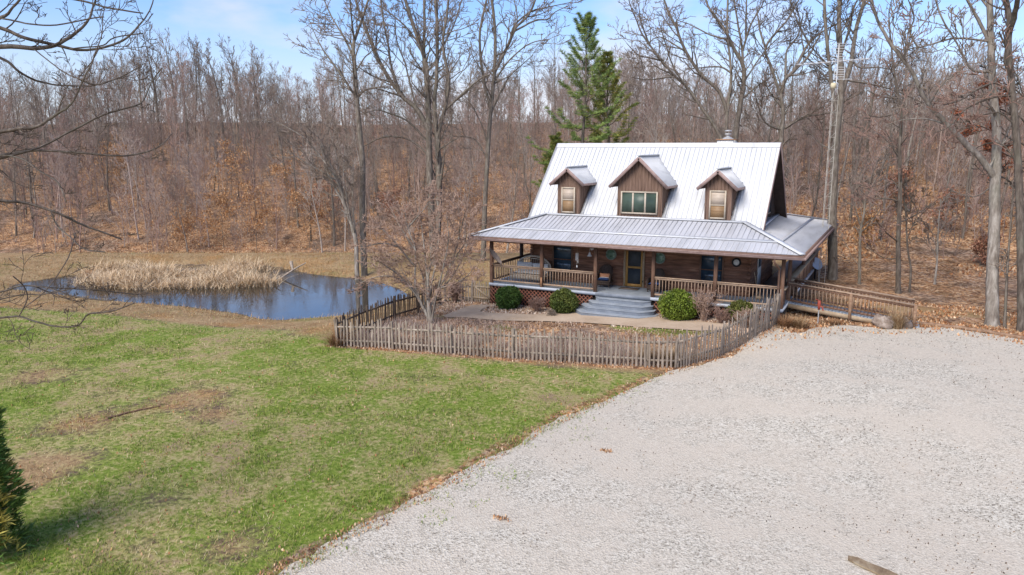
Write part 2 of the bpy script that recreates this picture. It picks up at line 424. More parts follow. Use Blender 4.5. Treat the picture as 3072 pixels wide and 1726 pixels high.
# the lawn comes back inside the picket fence in two patches
for (px, py, r) in ((1990, 1000, 1.9), (2080, 1010, 1.5), (1870, 992, .8), (1512, 980, .7), (1330, 942, .7)):
    q = onz(px, py, -1); k = np.exp(-((fx-q[0])**2+((fy-q[1])*1.6)**2)/r**2)
    litter = litter*(1-k); green = np.maximum(green, k)
mb = MB()
nx, ny = GX.shape
i = np.arange(nx-1)[:, None]*ny; jj = np.arange(ny-1)[None]
mb.add(np.c_[fx, fy, GZ], np.stack([i+jj, i+ny+jj, i+ny+jj+1, i+jj+1], -1).reshape(-1, 4))
M['ground'] = ground_material()
go = mb.build('ground', M['ground'], smooth_=True)
ca = go.data.color_attributes.new('zone', 'FLOAT_COLOR', 'POINT')
ca.data.foreach_set('color', np.c_[green, litter, dry, np.ones(len(fx))].astype(np.float32).ravel())
kind(go, 'structure', 'patchy green and tan lawn rising into a leaf covered hillside')

def sheet(name, poly, mat, lift, step, jit=0., jf=1.5, sub=.25, zf=None):
    """a draped sheet with an uneven outline"""
    P = np.asarray(poly, float); pts = []
    for k in range(len(P)):
        a = P[k]; b = P[(k+1) % len(P)]; L = np.linalg.norm(b-a); n = max(1, int(L/sub)) if L < 60 else 8
        nn = np.array([b[1]-a[1], a[0]-b[0]])/(L+1e-9)
        for q in range(n):
            p = a+(b-a)*q/n
            o = (fbm(p[0]*jf, p[1]*jf, 4)-.5)*2*jit
            pts.append(p+nn*o)
    pts = np.array(pts)
    lo = pts.min(0); hi = pts.max(0)
    XX, YY = np.meshgrid(np.arange(lo[0], hi[0], step), np.arange(lo[1], hi[1], step)); XX = XX.ravel(); YY = YY.ravel()
    k = sdf(pts[::max(1, len(pts)//250)], XX, YY) < -.45*step
    inner = np.c_[XX[k], YY[k]]
    allp = [Vector(p) for p in np.vstack([pts, inner])]
    n = len(pts)
    vs, _, fs, *_r = mgeo.delaunay_2d_cdt(allp, [], [list(range(n))], 1, 1e-4)
    V = np.array([(v[0], v[1]) for v in vs])
    z = (hgt(V[:, 0], V[:, 1]) if zf is None else zf(V[:, 0], V[:, 1])) + lift
    me = bpy.data.meshes.new(name); me.from_pydata(np.c_[V, z].tolist(), [], [list(f) for f in fs])
    me.materials.append(mat); me.polygons.foreach_set('use_smooth', np.ones(len(me.polygons), bool))
    if sum(p.normal.z for p in me.polygons) < 0: me.flip_normals()
    return link(bpy.data.objects.new(name, me))
M['gravel'] = gravel_material()
kind(sheet('gravel_driveway', GRAVEL, M['gravel'], .0, .8, .38, .9, .12), 'structure', 'pale crushed stone driveway')
s = NT('concrete'); p = s.pos(); f1 = s.noise(p, .8, 5, .65); f2 = s.noise(p, 9, 5, .7)
c_ = s.ramp(s.math('ADD', s.math('MULTIPLY', f1, .6), s.math('MULTIPLY', f2, .4)), [(.3, (.34, .245, .165)), (.5, (.47, .355, .25)), (.7, (.57, .45, .33))])
M['concrete'] = s.done(c_, .9, f2, .25, .02)
kind(sheet('garden_path', PATH, M['concrete'], .045, .7, .05, 1.2, .2), 'structure', 'tan concrete path to the porch steps')
# pond water
s = NT('pond_water'); p = s.pos(stretch=(1, 1, 1))
wv = s.noise(p, 1.6, 3, .5); wv2 = s.noise(p, .35, 2, .5)
M['water'] = s.done(s.ramp(wv2, [(.3, (.035, .028, .019)), (.7, (.06, .05, .034))]), s.ramp(wv2, [(.4, .03), (.65, .09)]), wv, .10, .02, spec=.9)
s.b.inputs['IOR'].default_value = 1.6
mb = MB(); xs = np.array([p for p in POND]); c0 = xs.mean(0)
mb.ngon(np.c_[c0+(xs-c0)*1.12, np.full(len(xs), WATER)])
wo = mb.build('pond_water', M['water']); kind(wo, 'structure', 'still dark pond reflecting trees and sky')
if sum(p.normal.z for p in wo.data.polygons) < 0: wo.data.flip_normals()
# ---------------------------------------------------------------- materials for the house
M['roof'] = grain('roof_metal', (.47, .475, .48), (.61, .615, .62), 1.1, (2.4, .5, .5), .45, .03, spec=.4, c3=(.55, .555, .56))
M['roof_shade'] = grain('shaded_roof_metal', (.37, .37, .38), (.48, .48, .495), .9, (2.6, .5, .5), .45, .03, spec=.4, c3=(.52, .52, .54))  # same metal as the main roof, the shallow slope's weaker sun put into its colour
M['brown'] = grain('brown_trim', (.17, .10, .072), (.24, .15, .11), 5, (1, 1, 1), .55, .1)
M['pink'] = grain('weathered_trim', (.25, .17, .15), (.36, .26, .23), 5, (1, 1, 1), .6, .1)
s = NT('log_siding'); p = s.pos(stretch=(.35, .35, 4)); f = s.noise(p, 4, 6, .65); g = s.noise(s.pos(stretch=(.5, .5, 5.)), 1.1, 2)
c_ = s.ramp(f, [(.25, (.10, .045, .027)), (.5, (.21, .10, .06)), (.75, (.34, .19, .12))])
c_ = s.mix(1., c_, s.ramp(g, [(.35, .7), (.65, 1.3)]), 'MULTIPLY')
M['siding'] = s.done(c_, .7, f, .25, .01)
M['batten'] = grain('board_siding', (.12, .072, .05), (.21, .135, .10), 5, (4, 4, .4), .75, .2)
M['darkwall'] = grain('dark_siding', (.06, .042, .035), (.10, .072, .058), 5, (3, 3, .5), .8, .2)
M['wood'] = grain('weathered_wood', (.15, .085, .05), (.26, .16, .10), 6, (1, 1, 1), .8, .3, c3=(.36, .24, .16))
M['lightwood'] = grain('pale_wood', (.32, .235, .15), (.46, .36, .25), 6, (1, 1, 1), .8, .3)
M['rail'] = grain('rail_wood', (.31, .21, .14), (.46, .33, .235), 5, (1, 1, 1), .8, .2)
M['post'] = grain('post_wood', (.13, .068, .043), (.23, .135, .09), 5, (3, 3, .6), .75, .25)
M['yellow'] = grain('varnished_door_wood', (.38, .2, .055), (.52, .30, .10), 7, (3, 3, .6), .5, .15)
M['deck'] = grain('grey_deck_paint', (.24, .27, .31), (.36, .395, .435), 2.2, (1, 1, 1), .55, .1)
M['deckedge'] = grain('deck_edge_paint', (.42, .45, .50), (.52, .55, .60), 3, (1, 1, 1), .5, .05)
M['riser'] = grain('step_riser_paint', (.15, .17, .205), (.22, .245, .285), 3, (1, 1, 1), .6, .1)
M['lattice'] = grain('red_lattice', (.21, .075, .048), (.36, .155, .10), 6, (1, 1, 1), .7, .2)
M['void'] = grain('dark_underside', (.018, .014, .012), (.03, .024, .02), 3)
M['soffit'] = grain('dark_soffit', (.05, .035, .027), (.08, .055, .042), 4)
s = NT('window_glass'); M['glass'] = s.done(s.ramp(s.noise(s.pos(), .9, 3), [(.35, (.018, .032, .048)), (.65, (.06, .10, .14))]), .06, spec=.8)
s = NT('dormer_glass'); M['gglass'] = s.done(s.ramp(s.noise(s.pos(), 1.2, 3), [(.35, (.025, .042, .032)), (.65, (.07, .10, .08))]), .35, spec=.3)
M['sash'] = grain('window_frame', (.42, .35, .27), (.52, .45, .36), 5, (1, 1, 1), .5, .05)
M['blind'] = grain('cream_blind', (.36, .29, .23), (.56, .47, .38), 2.2, (.3, .3, 20), .5, .05, spec=.3)
M['tanblind'] = grain('tan_blind', (.20, .12, .06), (.34, .22, .12), 2.2, (.3, .3, 20), .5, .05, spec=.3)
M['white'] = grain('white_paint', (.68, .68, .66), (.78, .78, .76), 4)
M['screen'] = grain('door_screen', (.035, .042, .048), (.065, .075, .085), 2, (1, 1, 1), .6, .05)
M['galv'] = grain('galvanised_steel', (.36, .36, .36), (.52, .52, .52), 6, (1, 1, 1), .5, .05, metal=.3)
M['rust'] = grain('rusty_flashing', (.33, .16, .08), (.48, .28, .16), 8)
M['dialblack'] = grain('black_rim', (.02, .02, .022), (.035, .035, .035), 5)

# ---------------------------------------------------------------- house
W, K, ZE, Z1, VR, ZR, ML, MR, OFF, WV = 15.56, 2.85, 2.43, 3.37, 6.23, 6.91, 1.97, 13.59, .787, 2.9
SM = (ZR-Z1)/(VR-K); SP = (Z1-ZE)/K
WL, WR, WB = 2.08, 13.05, 9.56
house = thing('house', 'brown log house with a white metal roof, three dormers and a wraparound porch', 'house', (7.6, 6.0, -1.0))
H0 = np.array(house.location)
def up_(pts): return pts
# walls: half-log courses on the front, dark boards on the gables
mb = MB()
n = 13; zs = []; dp = []
for k in range(n):
    z0 = -.05+k*.2
    for t in np.linspace(0, 1, 6)[:-1]:
        zs.append(z0+.2*t); dp.append(.012+.04*math.sin(math.pi*t)**.6)
zs.append(-.05+n*.2); dp.append(.012); zs = np.array(zs); dp = np.array(dp)
def course(mb, a, b, nrm, m=0):
    """a log wall from plan point a to b, bulging along nrm"""
    V = []
    for q in (a, b): V.append(np.c_[q[0]+nrm[0]*dp, q[1]+nrm[1]*dp, zs])
    k = len(zs); V = np.vstack(V); i = np.arange(k-1)
    mb.add(V, np.stack([i, i+k, i+k+1, i+1], -1), m)
course(mb, (WL, WV), (WR, WV), (0, -1)); course(mb, (WR, WV), (WR, WB), (1, 0)); course(mb, (WL, WB), (WL, WV), (-1, 0))
mb.box((WL+.05, WV+.05, -1.3), (WR-.05, WB, -.05))
# log ends crossing at the two front corners
for k in range(n):
    z0 = -.05+k*.2
    for x in (WL, WR): mb.box((x-.07, WV-.13-.06*(k % 2), z0+.015), (x+.07, WV-.03, z0+.185))
wall = mb.build('wall', M['siding'], house)
# gable walls above the porch roof
zt = lambda v: Z1 + SM*(v-K) - .12
for x, sgn in ((WL, -1), (WR, 1)):
    mb = MB(); P = [(x, WV, 2.4), (x, WB, 2.4), (x, WB, zt(2*VR-WB)), (x, VR, zt(VR)), (x, WV, zt(WV))]
    mb.ngon(P if sgn > 0 else P[::-1])
    for v in np.arange(WV+.2, WB, .3):
        top = zt(min(v, 2*VR-v)); mb.box((x-.0 if sgn > 0 else x-.025, v-.025, 2.45), (x+.025 if sgn > 0 else x, v+.025, max(top, 2.5)))
    mb.build('gable_wall', M['darkwall'], house)
# little dark vent marks up the gable edge
mb = MB()
for k in range(15):
    v = 8.35-.13*k; zz = zt(2*VR-v)-.30
    mb.box((WR+.026, v-.03, zz-.05), (WR+.05, v+.03, zz+.05))
mb.beam((WR+.03, 8.35, zt(2*VR-8.35)-.30), (WR+.03, 6.53, zt(2*VR-6.53)-.30), .012, .02)
mb.build('gable_trim', M['post'], house)
gw = MB(); gw.box((WR+.025, 5.95, 3.48), (WR+.06, 7.55, 4.72)); gw.box((WR+.06, 6.02, 3.55), (WR+.07, 6.72, 4.65), 1); gw.box((WR+.06, 6.80, 3.55), (WR+.07, 7.48, 4.65), 1)
gw.build('window', [M['sash'], M['glass']], house)
# main roof, two slopes with ribs, ridge cap and rake trim
mb = MB()
def slope_pt(u, v, lift=0): return (u, v, Z1+SM*(min(v, 2*VR-v)-K)+lift)
VB = 2.56
nm = np.array([0, -SM, 1]); nm = nm/np.linalg.norm(nm)
mb.plate([slope_pt(ML, VB), slope_pt(MR, VB), slope_pt(MR, VR), slope_pt(ML, VR)], .09, 0, 1)
mb.plate([slope_pt(MR, 2*VR-VB), slope_pt(ML, 2*VR-VB), slope_pt(ML, VR-.0), slope_pt(MR, VR-.0)], .09, 0, 1)
u = ML+.04
while u < MR:
    a = np.array(slope_pt(u, VB, .004)); b = np.array(slope_pt(u, VR, .004))
    mb.beam(a, b, .032, .042, 0, up=(0, -1, 1)); u += .2286
mb.build('roof', [M['roof'], M['soffit']], house)
mb = MB()
mb.plate([(ML-.02, VR-.20, ZR-.20*SM+.045), (MR+.02, VR-.20, ZR-.20*SM+.045), (MR+.02, VR, ZR+.055), (ML-.02, VR, ZR+.055)], .02)
mb.plate([(MR+.02, VR+.20, ZR-.20*SM+.045), (ML-.02, VR+.20, ZR-.20*SM+.045), (ML-.02, VR, ZR+.055), (MR+.02, VR, ZR+.055)], .02)
mb.build('ridge_cap', M['roof'], house)
for x, sg in ((ML, -1), (MR, 1)):
    mb = MB()
    for a, b in (((x+sg*.012, VB, Z1+SM*(VB-K)-.03), (x+sg*.012, VR, ZR-.03)), ((x+sg*.012, VR, ZR-.03), (x+sg*.012, 2*VR-VB, Z1+SM*(VB-K)-.03))):
        mb.beam(a, b, .024, .20, up=(0, 0, 1))
    mb.build('rake_board', M['roof_shade'] if sg < 0 else M['pink'], house)
# porch roof: front, right and left planes with hips
zp = lambda d: ZE+SP*d
RBV = 16.25
front = [(0, 0, ZE), (W, 0, ZE), (W-K, K, Z1), (K, K, Z1)]
right = [(W, 0, ZE), (W, RBV, ZE), (MR-.05, 9.75, zp(W-MR+.05)), (WR, 9.6, zp(W-WR)), (WR, K-.25, zp(W-WR)), (W-K+.34, K-.34, zp(W-WR))]
right = [(W, 0, ZE), (W, RBV, ZE), (W-K, 9.6, Z1), (W-K, K, Z1)]
left = [(0, 12.4, ZE), (0, 0, ZE), (K, K, Z1), (K, 9.6, Z1)]
back = [(W, RBV, ZE), (0, 12.4, ZE), (K, 9.6, Z1), (W-K, 9.6, Z1)]
mb = MB()
for P in (front, right, left): mb.plate(P, .05, 0, 1)
mb.ngon(back, 0)
nf = np.array([0, -SP, 1.]); up = (0, -SP, 1)
u = .10
while u < W:
    vt = min(K, u, W-u)-.02
    if vt > .1: mb.beam((u, -.01, zp(0)+.008), (u, vt, zp(vt)+.008), .028, .026, 0, up=(0, -SP, 1))
    u += .2286
v = .2
while v < RBV:
    if v < K: dt = v
    elif v < 9.6: dt = K
    else: dt = K*(RBV-v)/(RBV-9.6)
    if dt > .12: mb.beam((W+.01, v, zp(0)+.008), (W-dt+.02, v, zp(dt)+.008), .028, .024, 0, up=(SP, 0, 1))
    if v < 12.2:
        dl = min(v, K) if v < 9.6 else K*(12.4-v)/2.8
        if dl > .12: mb.beam((-.01, v, zp(0)+.008), (dl-.02, v, zp(dl)+.008), .028, .024, 0, up=(-SP, 0, 1))
    v += .2286
mb.build('porch_roof', [M['roof_shade'], M['soffit']], house)
mb = MB()   # hip caps and the flashing strips across the slopes
for a, b in (((W+.02, -.02, ZE+.045), (W-K, K, Z1+.05)), ((-.02, -.02, ZE+.045), (K, K, Z1+.05)), ((W+.02, RBV, ZE+.04), (W-K, 9.6, Z1+.05))):
    mb = MB(); mb.beam(a, b, .28, .035); mb.build('hip_cap', M['roof'], house)
mb = MB()
d = 1.02
mb.beam((d, d, zp(d)+.045), (W-d, d, zp(d)+.045), .16, .035, up=(0, -SP, 1))
mb.beam((K-.1, K-.05, Z1+.045), (W-K+.1, K-.05, Z1+.045), .13, .05, up=(0, -SP, 1))
mb.build('flashing', M['roof'], house)
mb = MB(); mb.beam((W-d, d+.1, zp(d)+.045), (W-d, RBV-d*2.2, zp(d)+.045), .12, .04, up=(SP, 0, 1)); mb.build('flashing', M['galv'], house)
mb = MB(); mb.beam((WR+.35, VB, zp(W-WR-.35)+.03), (WR+.12, 9.5, zp(W-WR-.12)+.06), .22, .05); mb.build('flashing', M['roof_shade'], house)
# fascia and gutter
mb = MB()
mb.beam((-.03, -.03, ZE-.10), (W+.03, -.03, ZE-.10), .05, .17)
mb.beam((W+.03, -.0, ZE-.10), (W+.03, RBV, ZE-.10), .05, .17)
mb.beam((-.03, 0, ZE-.10), (-.03, 12.4, ZE-.10), .05, .17)
mb.build('fascia', M['brown'], house)
mb = MB()
for z, hh in ((ZE-.06, .03),):
    mb.beam((0, -.11, z-.09), (W+.1, -.11, z-.09), .11, .09); mb.beam((0, -.165, z-.04), (W+.1, -.165, z-.04), .012, .05)
    mb.beam((W+.11, -.1, z-.09), (W+.11, RBV, z-.09), .11, .09); mb.beam((W+.165, -.1, z-.04), (W+.165, RBV, z-.04), .012, .05)
mb.build('gutter', M['pink'], house)
mb = MB(); mb.ngon([(0, 0, ZE-.18), (0, 12.3, ZE-.18), (W, RBV-.1, ZE-.18), (W, 0, ZE-.18)]); mb.build('porch_ceiling', M['soffit'], house)
# deck, edge board, beam, posts
UP = [OFF+(W-2*OFF)*i/5 for i in range(6)]
mb = MB(); DL, DR, DF = OFF-.06, W-OFF+.06, OFF-.12
def planks(mb, x0, x1, y0, y1, z, m=0, w=.14):
    y = y0
    while y < y1-.01:
        mb.box((x0, y, z-.035), (x1, min(y+w-.006, y1), z), m); y += w
planks(mb, DL, DR, DF, WV-.06, 0)
planks(mb, WR+.06, DR, WV-.06, 16, 0); planks(mb, DL, WL-.06, WV-.06, 12.2, 0)
mb.build('porch_deck', M['deck'], house)
for lo_, hi_ in (((DL-.03, DF-.035, -.13), (UP[2]+.06, DF-.003, .004)), ((UP[3]-.06, DF-.035, -.13), (DR+.03, DF-.003, .004)), ((DL-.03, DF, -.13), (DL-.003, 12, .004)), ((DR+.003, DF, -.13), (DR+.03, 16, .004))):
    mb = MB(); mb.box(lo_, hi_); mb.build('deck_edge', M['deckedge'], house)
mb = MB(); mb.box((UP[2]+.062, DF-.03, -.17), (UP[3]-.062, DF-.003, -.002)); mb.build('deck_edge', M['riser'], house)
posts = []
for i, u in enumerate(UP):
    mb = MB(); z0 = -1.25 if i in (0, 5) else .0
    mb.box((u-.075, OFF-.075, z0), (u+.075, OFF+.075, ZE-.18)); posts.append(mb.build('post', M['post'], house))
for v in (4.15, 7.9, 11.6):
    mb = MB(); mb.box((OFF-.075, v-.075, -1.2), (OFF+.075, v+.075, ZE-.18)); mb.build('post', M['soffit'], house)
for v in (2.95, 8.2, 12.9):
    mb = MB(); mb.box((W-OFF-.075, v-.075, -1.2), (W-OFF+.075, v+.075, ZE-.18)); mb.build('post', M['post'], house)
mb = MB(); mb.box((UP[1]-.02, OFF-.115, .0), (UP[1]+.05, OFF-.077, .48)); mb.build('post_brace', M['rust'], house)
mb = MB(); mb.box((OFF-.07, OFF-.05, ZE-.36), (W-OFF+.07, OFF+.05, ZE-.181)); mb.box((W-OFF-.05, OFF+.05, ZE-.36), (W-OFF+.05, 16, ZE-.181)); mb.box((OFF-.05, OFF+.05, ZE-.36), (OFF+.05, 12, ZE-.181))
mb.build('porch_beam', M['post'], house)
# lattice skirt
def lattice(mb, x0, x1, y, z0, z1, stp=.20):
    Hh = z1-z0
    for sgn, yy in ((1, y), (-1, y-.014)):
        u = x0-Hh
        while u < x1+Hh:
            a, b = u, u+sgn*Hh; t0, t1 = 0., 1.
            for lim, side in ((x0, 1), (x1, -1)):
                ta = (lim-a)/(b-a)
                if (a-lim)*side < 0: t0 = max(t0, ta)
                if (b-lim)*side < 0: t1 = min(t1, ta)
            if t1-t0 > .04: mb.beam((a+(b-a)*t0, yy, z0+Hh*t0), (a+(b-a)*t1, yy, z0+Hh*t1), .012, .032, up=(-sgn, 0, 1))
            u += stp
for a_, b_ in ((DL, UP[2]-.1), (UP[3]+.1, DR)):
    mb = MB(); lattice(mb, a_, b_, DF+.06, -1.12, -.12); mb.build('lattice_skirt', M['lattice'], house)
mb = MB(); mb.box((DL+.02, DF+.18, -1.4), (DR-.02, DF+.22, -.2)); mb.box((DR-.1, DF+.7, -1.4), (DR-.02, 15, -.14)); mb.build('shade_backing', M['void'], house)  # near-black sheets close behind the lattice, painting the shade under the deck
# steps: five wide treads with clipped corners
for k in range(4):
    mb = MB(); z1 = -.18*(k+1); x0, x1 = UP[2]+.10-.28*k, UP[3]-.02+.13*k; y0 = DF-.04-.30*(k+1); c = .30+.10*k
    out = [(x0, DF-.04), (x0, y0+c), (x0+c, y0), (x1-c, y0), (x1, y0+c), (x1, DF-.04)]
    mb.prism(out, -1.08, z1-.03, 1)
    o2 = [(x0-.02, DF-.037), (x0-.02, y0+c-.01), (x0+c-.01, y0-.025), (x1-c+.01, y0-.025), (x1+.02, y0+c-.01), (x1+.02, DF-.037)]
    mb.prism(o2, z1-.028, z1, 0)
    mb.build('porch_step', [M['deck'], M['riser']], house)
# railings between the front posts and down the left side
bal = MB(); bal.box((-.016, -.016, 0), (.016, .016, .70)); M['bal'] = grain('baluster_wood', (.22, .145, .095), (.36, .25, .175), 5, (1, 1, 1), .8, .2); balm = bal.mesh('baluster', M['bal'])
def railing(a, b, matr=None, zt=.93, zb=.13, n=None, name='railing', mat=None):
    a = np.array(a, float); b = np.array(b, float); L = np.linalg.norm(b-a)
    mid = np.array([a[0], a[1], 0])
    mb = MB(); mb.beam((*a, zt), (*b, zt), .10, .045); mb.beam((*a, zt-.07), (*b, zt-.07), .04, .085); mb.beam((*a, zb), (*b, zb), .045, .085)
    r = mb.build(name, mat or M['rail'], house)
    n = n or max(2, int(round(L/.155)))
    for k in range(n):
        p = a+(b-a)*(k+.5)/n
        o = bpy.data.objects.new('baluster', balm); o.location = np.array([p[0], p[1], zb+.03])-H0; link(o, r)
    return r
for i in (0, 1, 3, 4): railing((UP[i]+.08, OFF), (UP[i+1]-.08, OFF), n=18)
railing((OFF, OFF+.08), (OFF, 4.07), n=12, mat=M['wood']); railing((OFF, 4.23), (OFF, 7.8), n=12, mat=M['post'])
# solid side rail on the right, cap and slanted stub by the corner post
mb = MB()
mb.box((W-OFF-.02, 3.05, .02), (W-OFF+.02, 15.6, .84)); mb.box((W-OFF-.02, OFF+.08, .02), (W-OFF+.02, 1.75, .78))
for v in np.arange(3.3, 15, 1.6): mb.box((W-OFF+.021, v, -.05), (W-OFF+.05, v+.07, .84))
mb.build('side_panel', M['wood'], house)
mb = MB(); mb.box((W-OFF-.16, 3.03, .842), (W-OFF+.16, 15.7, .885)); mb.beam((W-OFF, OFF+.08, .80), (W-OFF, 1.8, .80), .24, .05)
mb.build('rail_cap', M['lightwood'], house)
# windows and door on the front wall
def win_front(x0, x1, z0, z1, y, name, fm, gm, split=None, mull=(), par=house, fw=.08, lower=None):
    mb = MB()
    mb.box((x0, y-.045, z0), (x0+fw, y, z1)); mb.box((x1-fw, y-.045, z0), (x1, y, z1)); mb.box((x0+fw, y-.045, z1-fw), (x1-fw, y, z1)); mb.box((x0+fw, y-.06, z0), (x1-fw, y, z0+fw))
    for m in mull: mb.box((m-.04, y-.04, z0+fw), (m+.04, y, z1-fw))
    if split: mb.box((x0+fw, y-.035, split-.025), (x1-fw, y, split+.025))
    f = mb.build(name, fm, par)
    g = MB(); zs_ = split if split else z0
    g.box((x0+fw, y-.015, zs_), (x1-fw, y-.002, z1-fw), 0)
    if split: g.box((x0+fw, y-.015, z0+fw), (x1-fw, y-.002, split), 1)
    g.build('pane', [gm, lower or gm], f)
    return f
for x0, x1 in ((3.22, 4.36), (10.78, 11.90)):
    win_front(x0, x1, .38, 2.12, WV-.055, 'window', M['post'], M['glass'], 1.12)
dr = MB(); y = WV-.06
for a, b in (((7.07, y-.06, 0), (7.17, y, 2.12)), ((8.03, y-.06, 0), (8.13, y, 2.12))): dr.box(a, b)
dr.box((7.17, y-.06, 2.05), (8.03, y, 2.12))
fr = dr.build('door_frame', M['lightwood'], house)
dr = MB()
dr.box((7.18, y-.045, .03), (7.29, y-.005, 2.04)); dr.box((7.94, y-.045, .03), (8.02, y-.005, 2.04)); dr.box((7.29, y-.045, 1.93), (7.94, y-.005, 2.04)); dr.box((7.29, y-.045, .03), (7.94, y-.005, .16)); dr.box((7.29, y-.045, .93), (7.94, y-.005, 1.03))
dd = dr.build('screen_door', M['yellow'], house)
g = MB(); g.box((7.29, y-.025, .16), (7.94, y-.012, .93)); g.box((7.29, y-.025, 1.03), (7.94, y-.012, 1.93)); g.build('screen', M['screen'], dd)
for z in (.32, 1.78):
    g = MB(); g.box((8.04, y-.085, z-.04), (8.09, y-.062, z+.04)); g.build('hinge', M['dialblack'], dd)
# side wall window and door under the right porch
mb = MB(); mb.box((WR+.05, 4.6, .1), (WR+.09, 5.5, 2.1)); mb.box((WR+.09, 4.68, 1.1), (WR+.1, 5.42, 2.0), 1); mb.build('side_door', [M['white'], M['glass']], house)
# dormers
def dormer(x0, x1, zb_, zpk, zw, ov, panes):
    """front wall x0..x1 standing just inside the roof plane; zpk peak, zw eave height of the wall"""
    y = WV-.02; xm = (x0+x1)/2; hw = (x1-x0)/2+ov; sl = (zpk-zw)/((x1-x0)/2+ov); yb = lambda z: K+(z-Z1)/SM
    mb = MB(); zt = lambda x: zpk-.09-sl*abs(x-xm)
    mb.ngon([(x0, y, zb_), (x1, y, zb_), (x1, y, zt(x1)), (xm, y, zpk-.09), (x0, y, zt(x0))])
    mb.ngon([(x1, y, zb_), (x1, yb(zt(x1))+.1, zt(x1)), (x1, y, zt(x1))]); mb.ngon([(x0, y, zb_), (x0, y, zt(x0)), (x0, yb(zt(x0))+.1, zt(x0))])
    x = x0+.06
    while x < x1-.03:
        mb.box((x-.018, y-.025, zb_), (x+.018, y-.002, zt(x)-.02)); x += .16
    for k in range(1, 5):
        v = y+.22*k; z = Z1+SM*(v-K)
        if z < zt(x1)-.05:
            mb.box((x1+.002, v-.015, z), (x1+.02, v+.015, zt(x1))); mb.box((x0-.02, v-.015, z), (x0-.002, v+.015, zt(x0)))
    d = mb.build('dormer', M['batten'], house)
    mb = MB(); yf = y-.30
    for sg in (1, -1):
        ze_ = zpk-sl*hw; xe = xm+sg*hw
        P = [(xm, yf, zpk), (xe, yf, ze_), (xe, yb(ze_)+.05, ze_), (xm, yb(zpk)+.05, zpk)]
        mb.plate(P if sg > 0 else P[::-1], .05, 0, 1)
        v = yf+.08
        while v < yb(zpk):
            z_at = Z1+SM*(v-K)
            xin = 0 if z_at < ze_ else (z_at-ze_)/(zpk-ze_)*0
            xs_ = hw if z_at < ze_ else hw*(zpk-z_at)/(zpk-ze_)
            if xs_ > .1: mb.beam((xm, v, zpk+.006), (xm+sg*xs_, v, zpk-sl*xs_+.006), .04, .03, up=(sg*sl, 0, 1))
            v += .2
    mb.build('dormer_roof', [M['roof'], M['soffit']], d)
    mb = MB(); mb.beam((xm, yf-.02, zpk+.04), (xm, yb(zpk), zpk+.04), .16, .05); mb.build('ridge_cap', M['roof'], d)
    mb = MB()
    for sg in (1, -1): mb.beam((xm, yf-.015, zpk-.095), (xm+sg*(hw+.01), yf-.015, zpk-sl*hw-.095), .03, .15, up=(0, 0, 1)); mb.beam((xm+sg*(hw+.005), yf, zpk-sl*hw-.06), (xm+sg*(hw+.005), yb(zpk-sl*hw)-.02, zpk-sl*hw-.06), .03, .11)
    mb.build('dormer_trim', M['pink'], d)
    mb = MB(); mb.beam((x1+.10, y, Z1+.07), (x1+.10, yb(zt(x1))-.05, zt(x1)+.0), .16, .02, up=(0, -SM, 1)); mb.build('flashing', M['galv'], d)
    win_front(panes[0], panes[1], panes[2], panes[3], y-.03, 'window', M['sash'], panes[4], panes[5], panes[6], d, .07, panes[7])
    return d
dormer(3.46, 4.68, 3.28, 5.76, 4.98, .30, (3.69, 4.43, 3.50, 4.78, M['blind'], 4.15, (), M['tanblind']))
dormer(6.64, 8.86, 3.28, 6.33, 4.94, .32, (6.83, 8.66, 3.58, 4.66, M['gglass'], None, (7.44, 8.05), None))
dormer(10.87, 12.08, 3.28, 5.76, 4.94, .30, (11.09, 11.85, 3.50, 4.80, M['blind'], 4.13, (), M['tanblind']))
# chimney behind the ridge
c0 = onv(2157, 421, 7.1); c1 = onv(2203, 421, 7.1)
mb = MB(); mb.box((c0[0], 6.7, 5.6), (c1[0]+.02, 7.75, c0[2]+.0)); mb.box((c0[0]-.004, 6.697, 5.6), (c0[0]+.04, 6.9, c0[2]-.003))
for x in np.arange(c0[0]+.1, c1[0], .13): mb.box((x, 6.685, 5.6), (x+.02, 6.699, c0[2]-.01))
ch = mb.build('chimney', M['white'], house)
zc = c0[2]
mb = MB(); mb.box((c0[0]-.06, 6.64, zc), (c1[0]+.08, 7.81, zc+.05)); mb.build('chimney_cap', M['rust'], ch)
xc = (c0[0]+c1[0])/2+.04
mb = MB(); mb.lathe([(.30, 0), (.16, .10), (.10, .12), (.10, .20), (.17, .22), (.17, .27), (.09, .29)], 14, at=(xc, 7.2, zc+.05)); mb.lathe([(.02, .46), (.16, .43), (.2, .39), (.18, .38), (.0, .40)], 14, at=(xc, 7.2, zc+.05))
for k in range(4):
    t = k*math.pi/2+.4; mb.beam((xc+.09*math.cos(t), 7.2+.09*math.sin(t), zc+.32), (xc+.15*math.cos(t), 7.2+.15*math.sin(t), zc+.45), .015, .015)
mb.build('flue_pipe', M['galv'], ch)
# downspout at the right front corner
mb = MB(); x = W-OFF-.16; mb.tube([(x-.1, -.08, ZE-.2), (x-.1, -.08, ZE-.36), (x-.02, .38, ZE-.58), (x+.02, OFF-.14, ZE-.72), (x+.02, OFF-.14, -.9)], .045, 8)
mb.build('downspout', M['brown'], house)
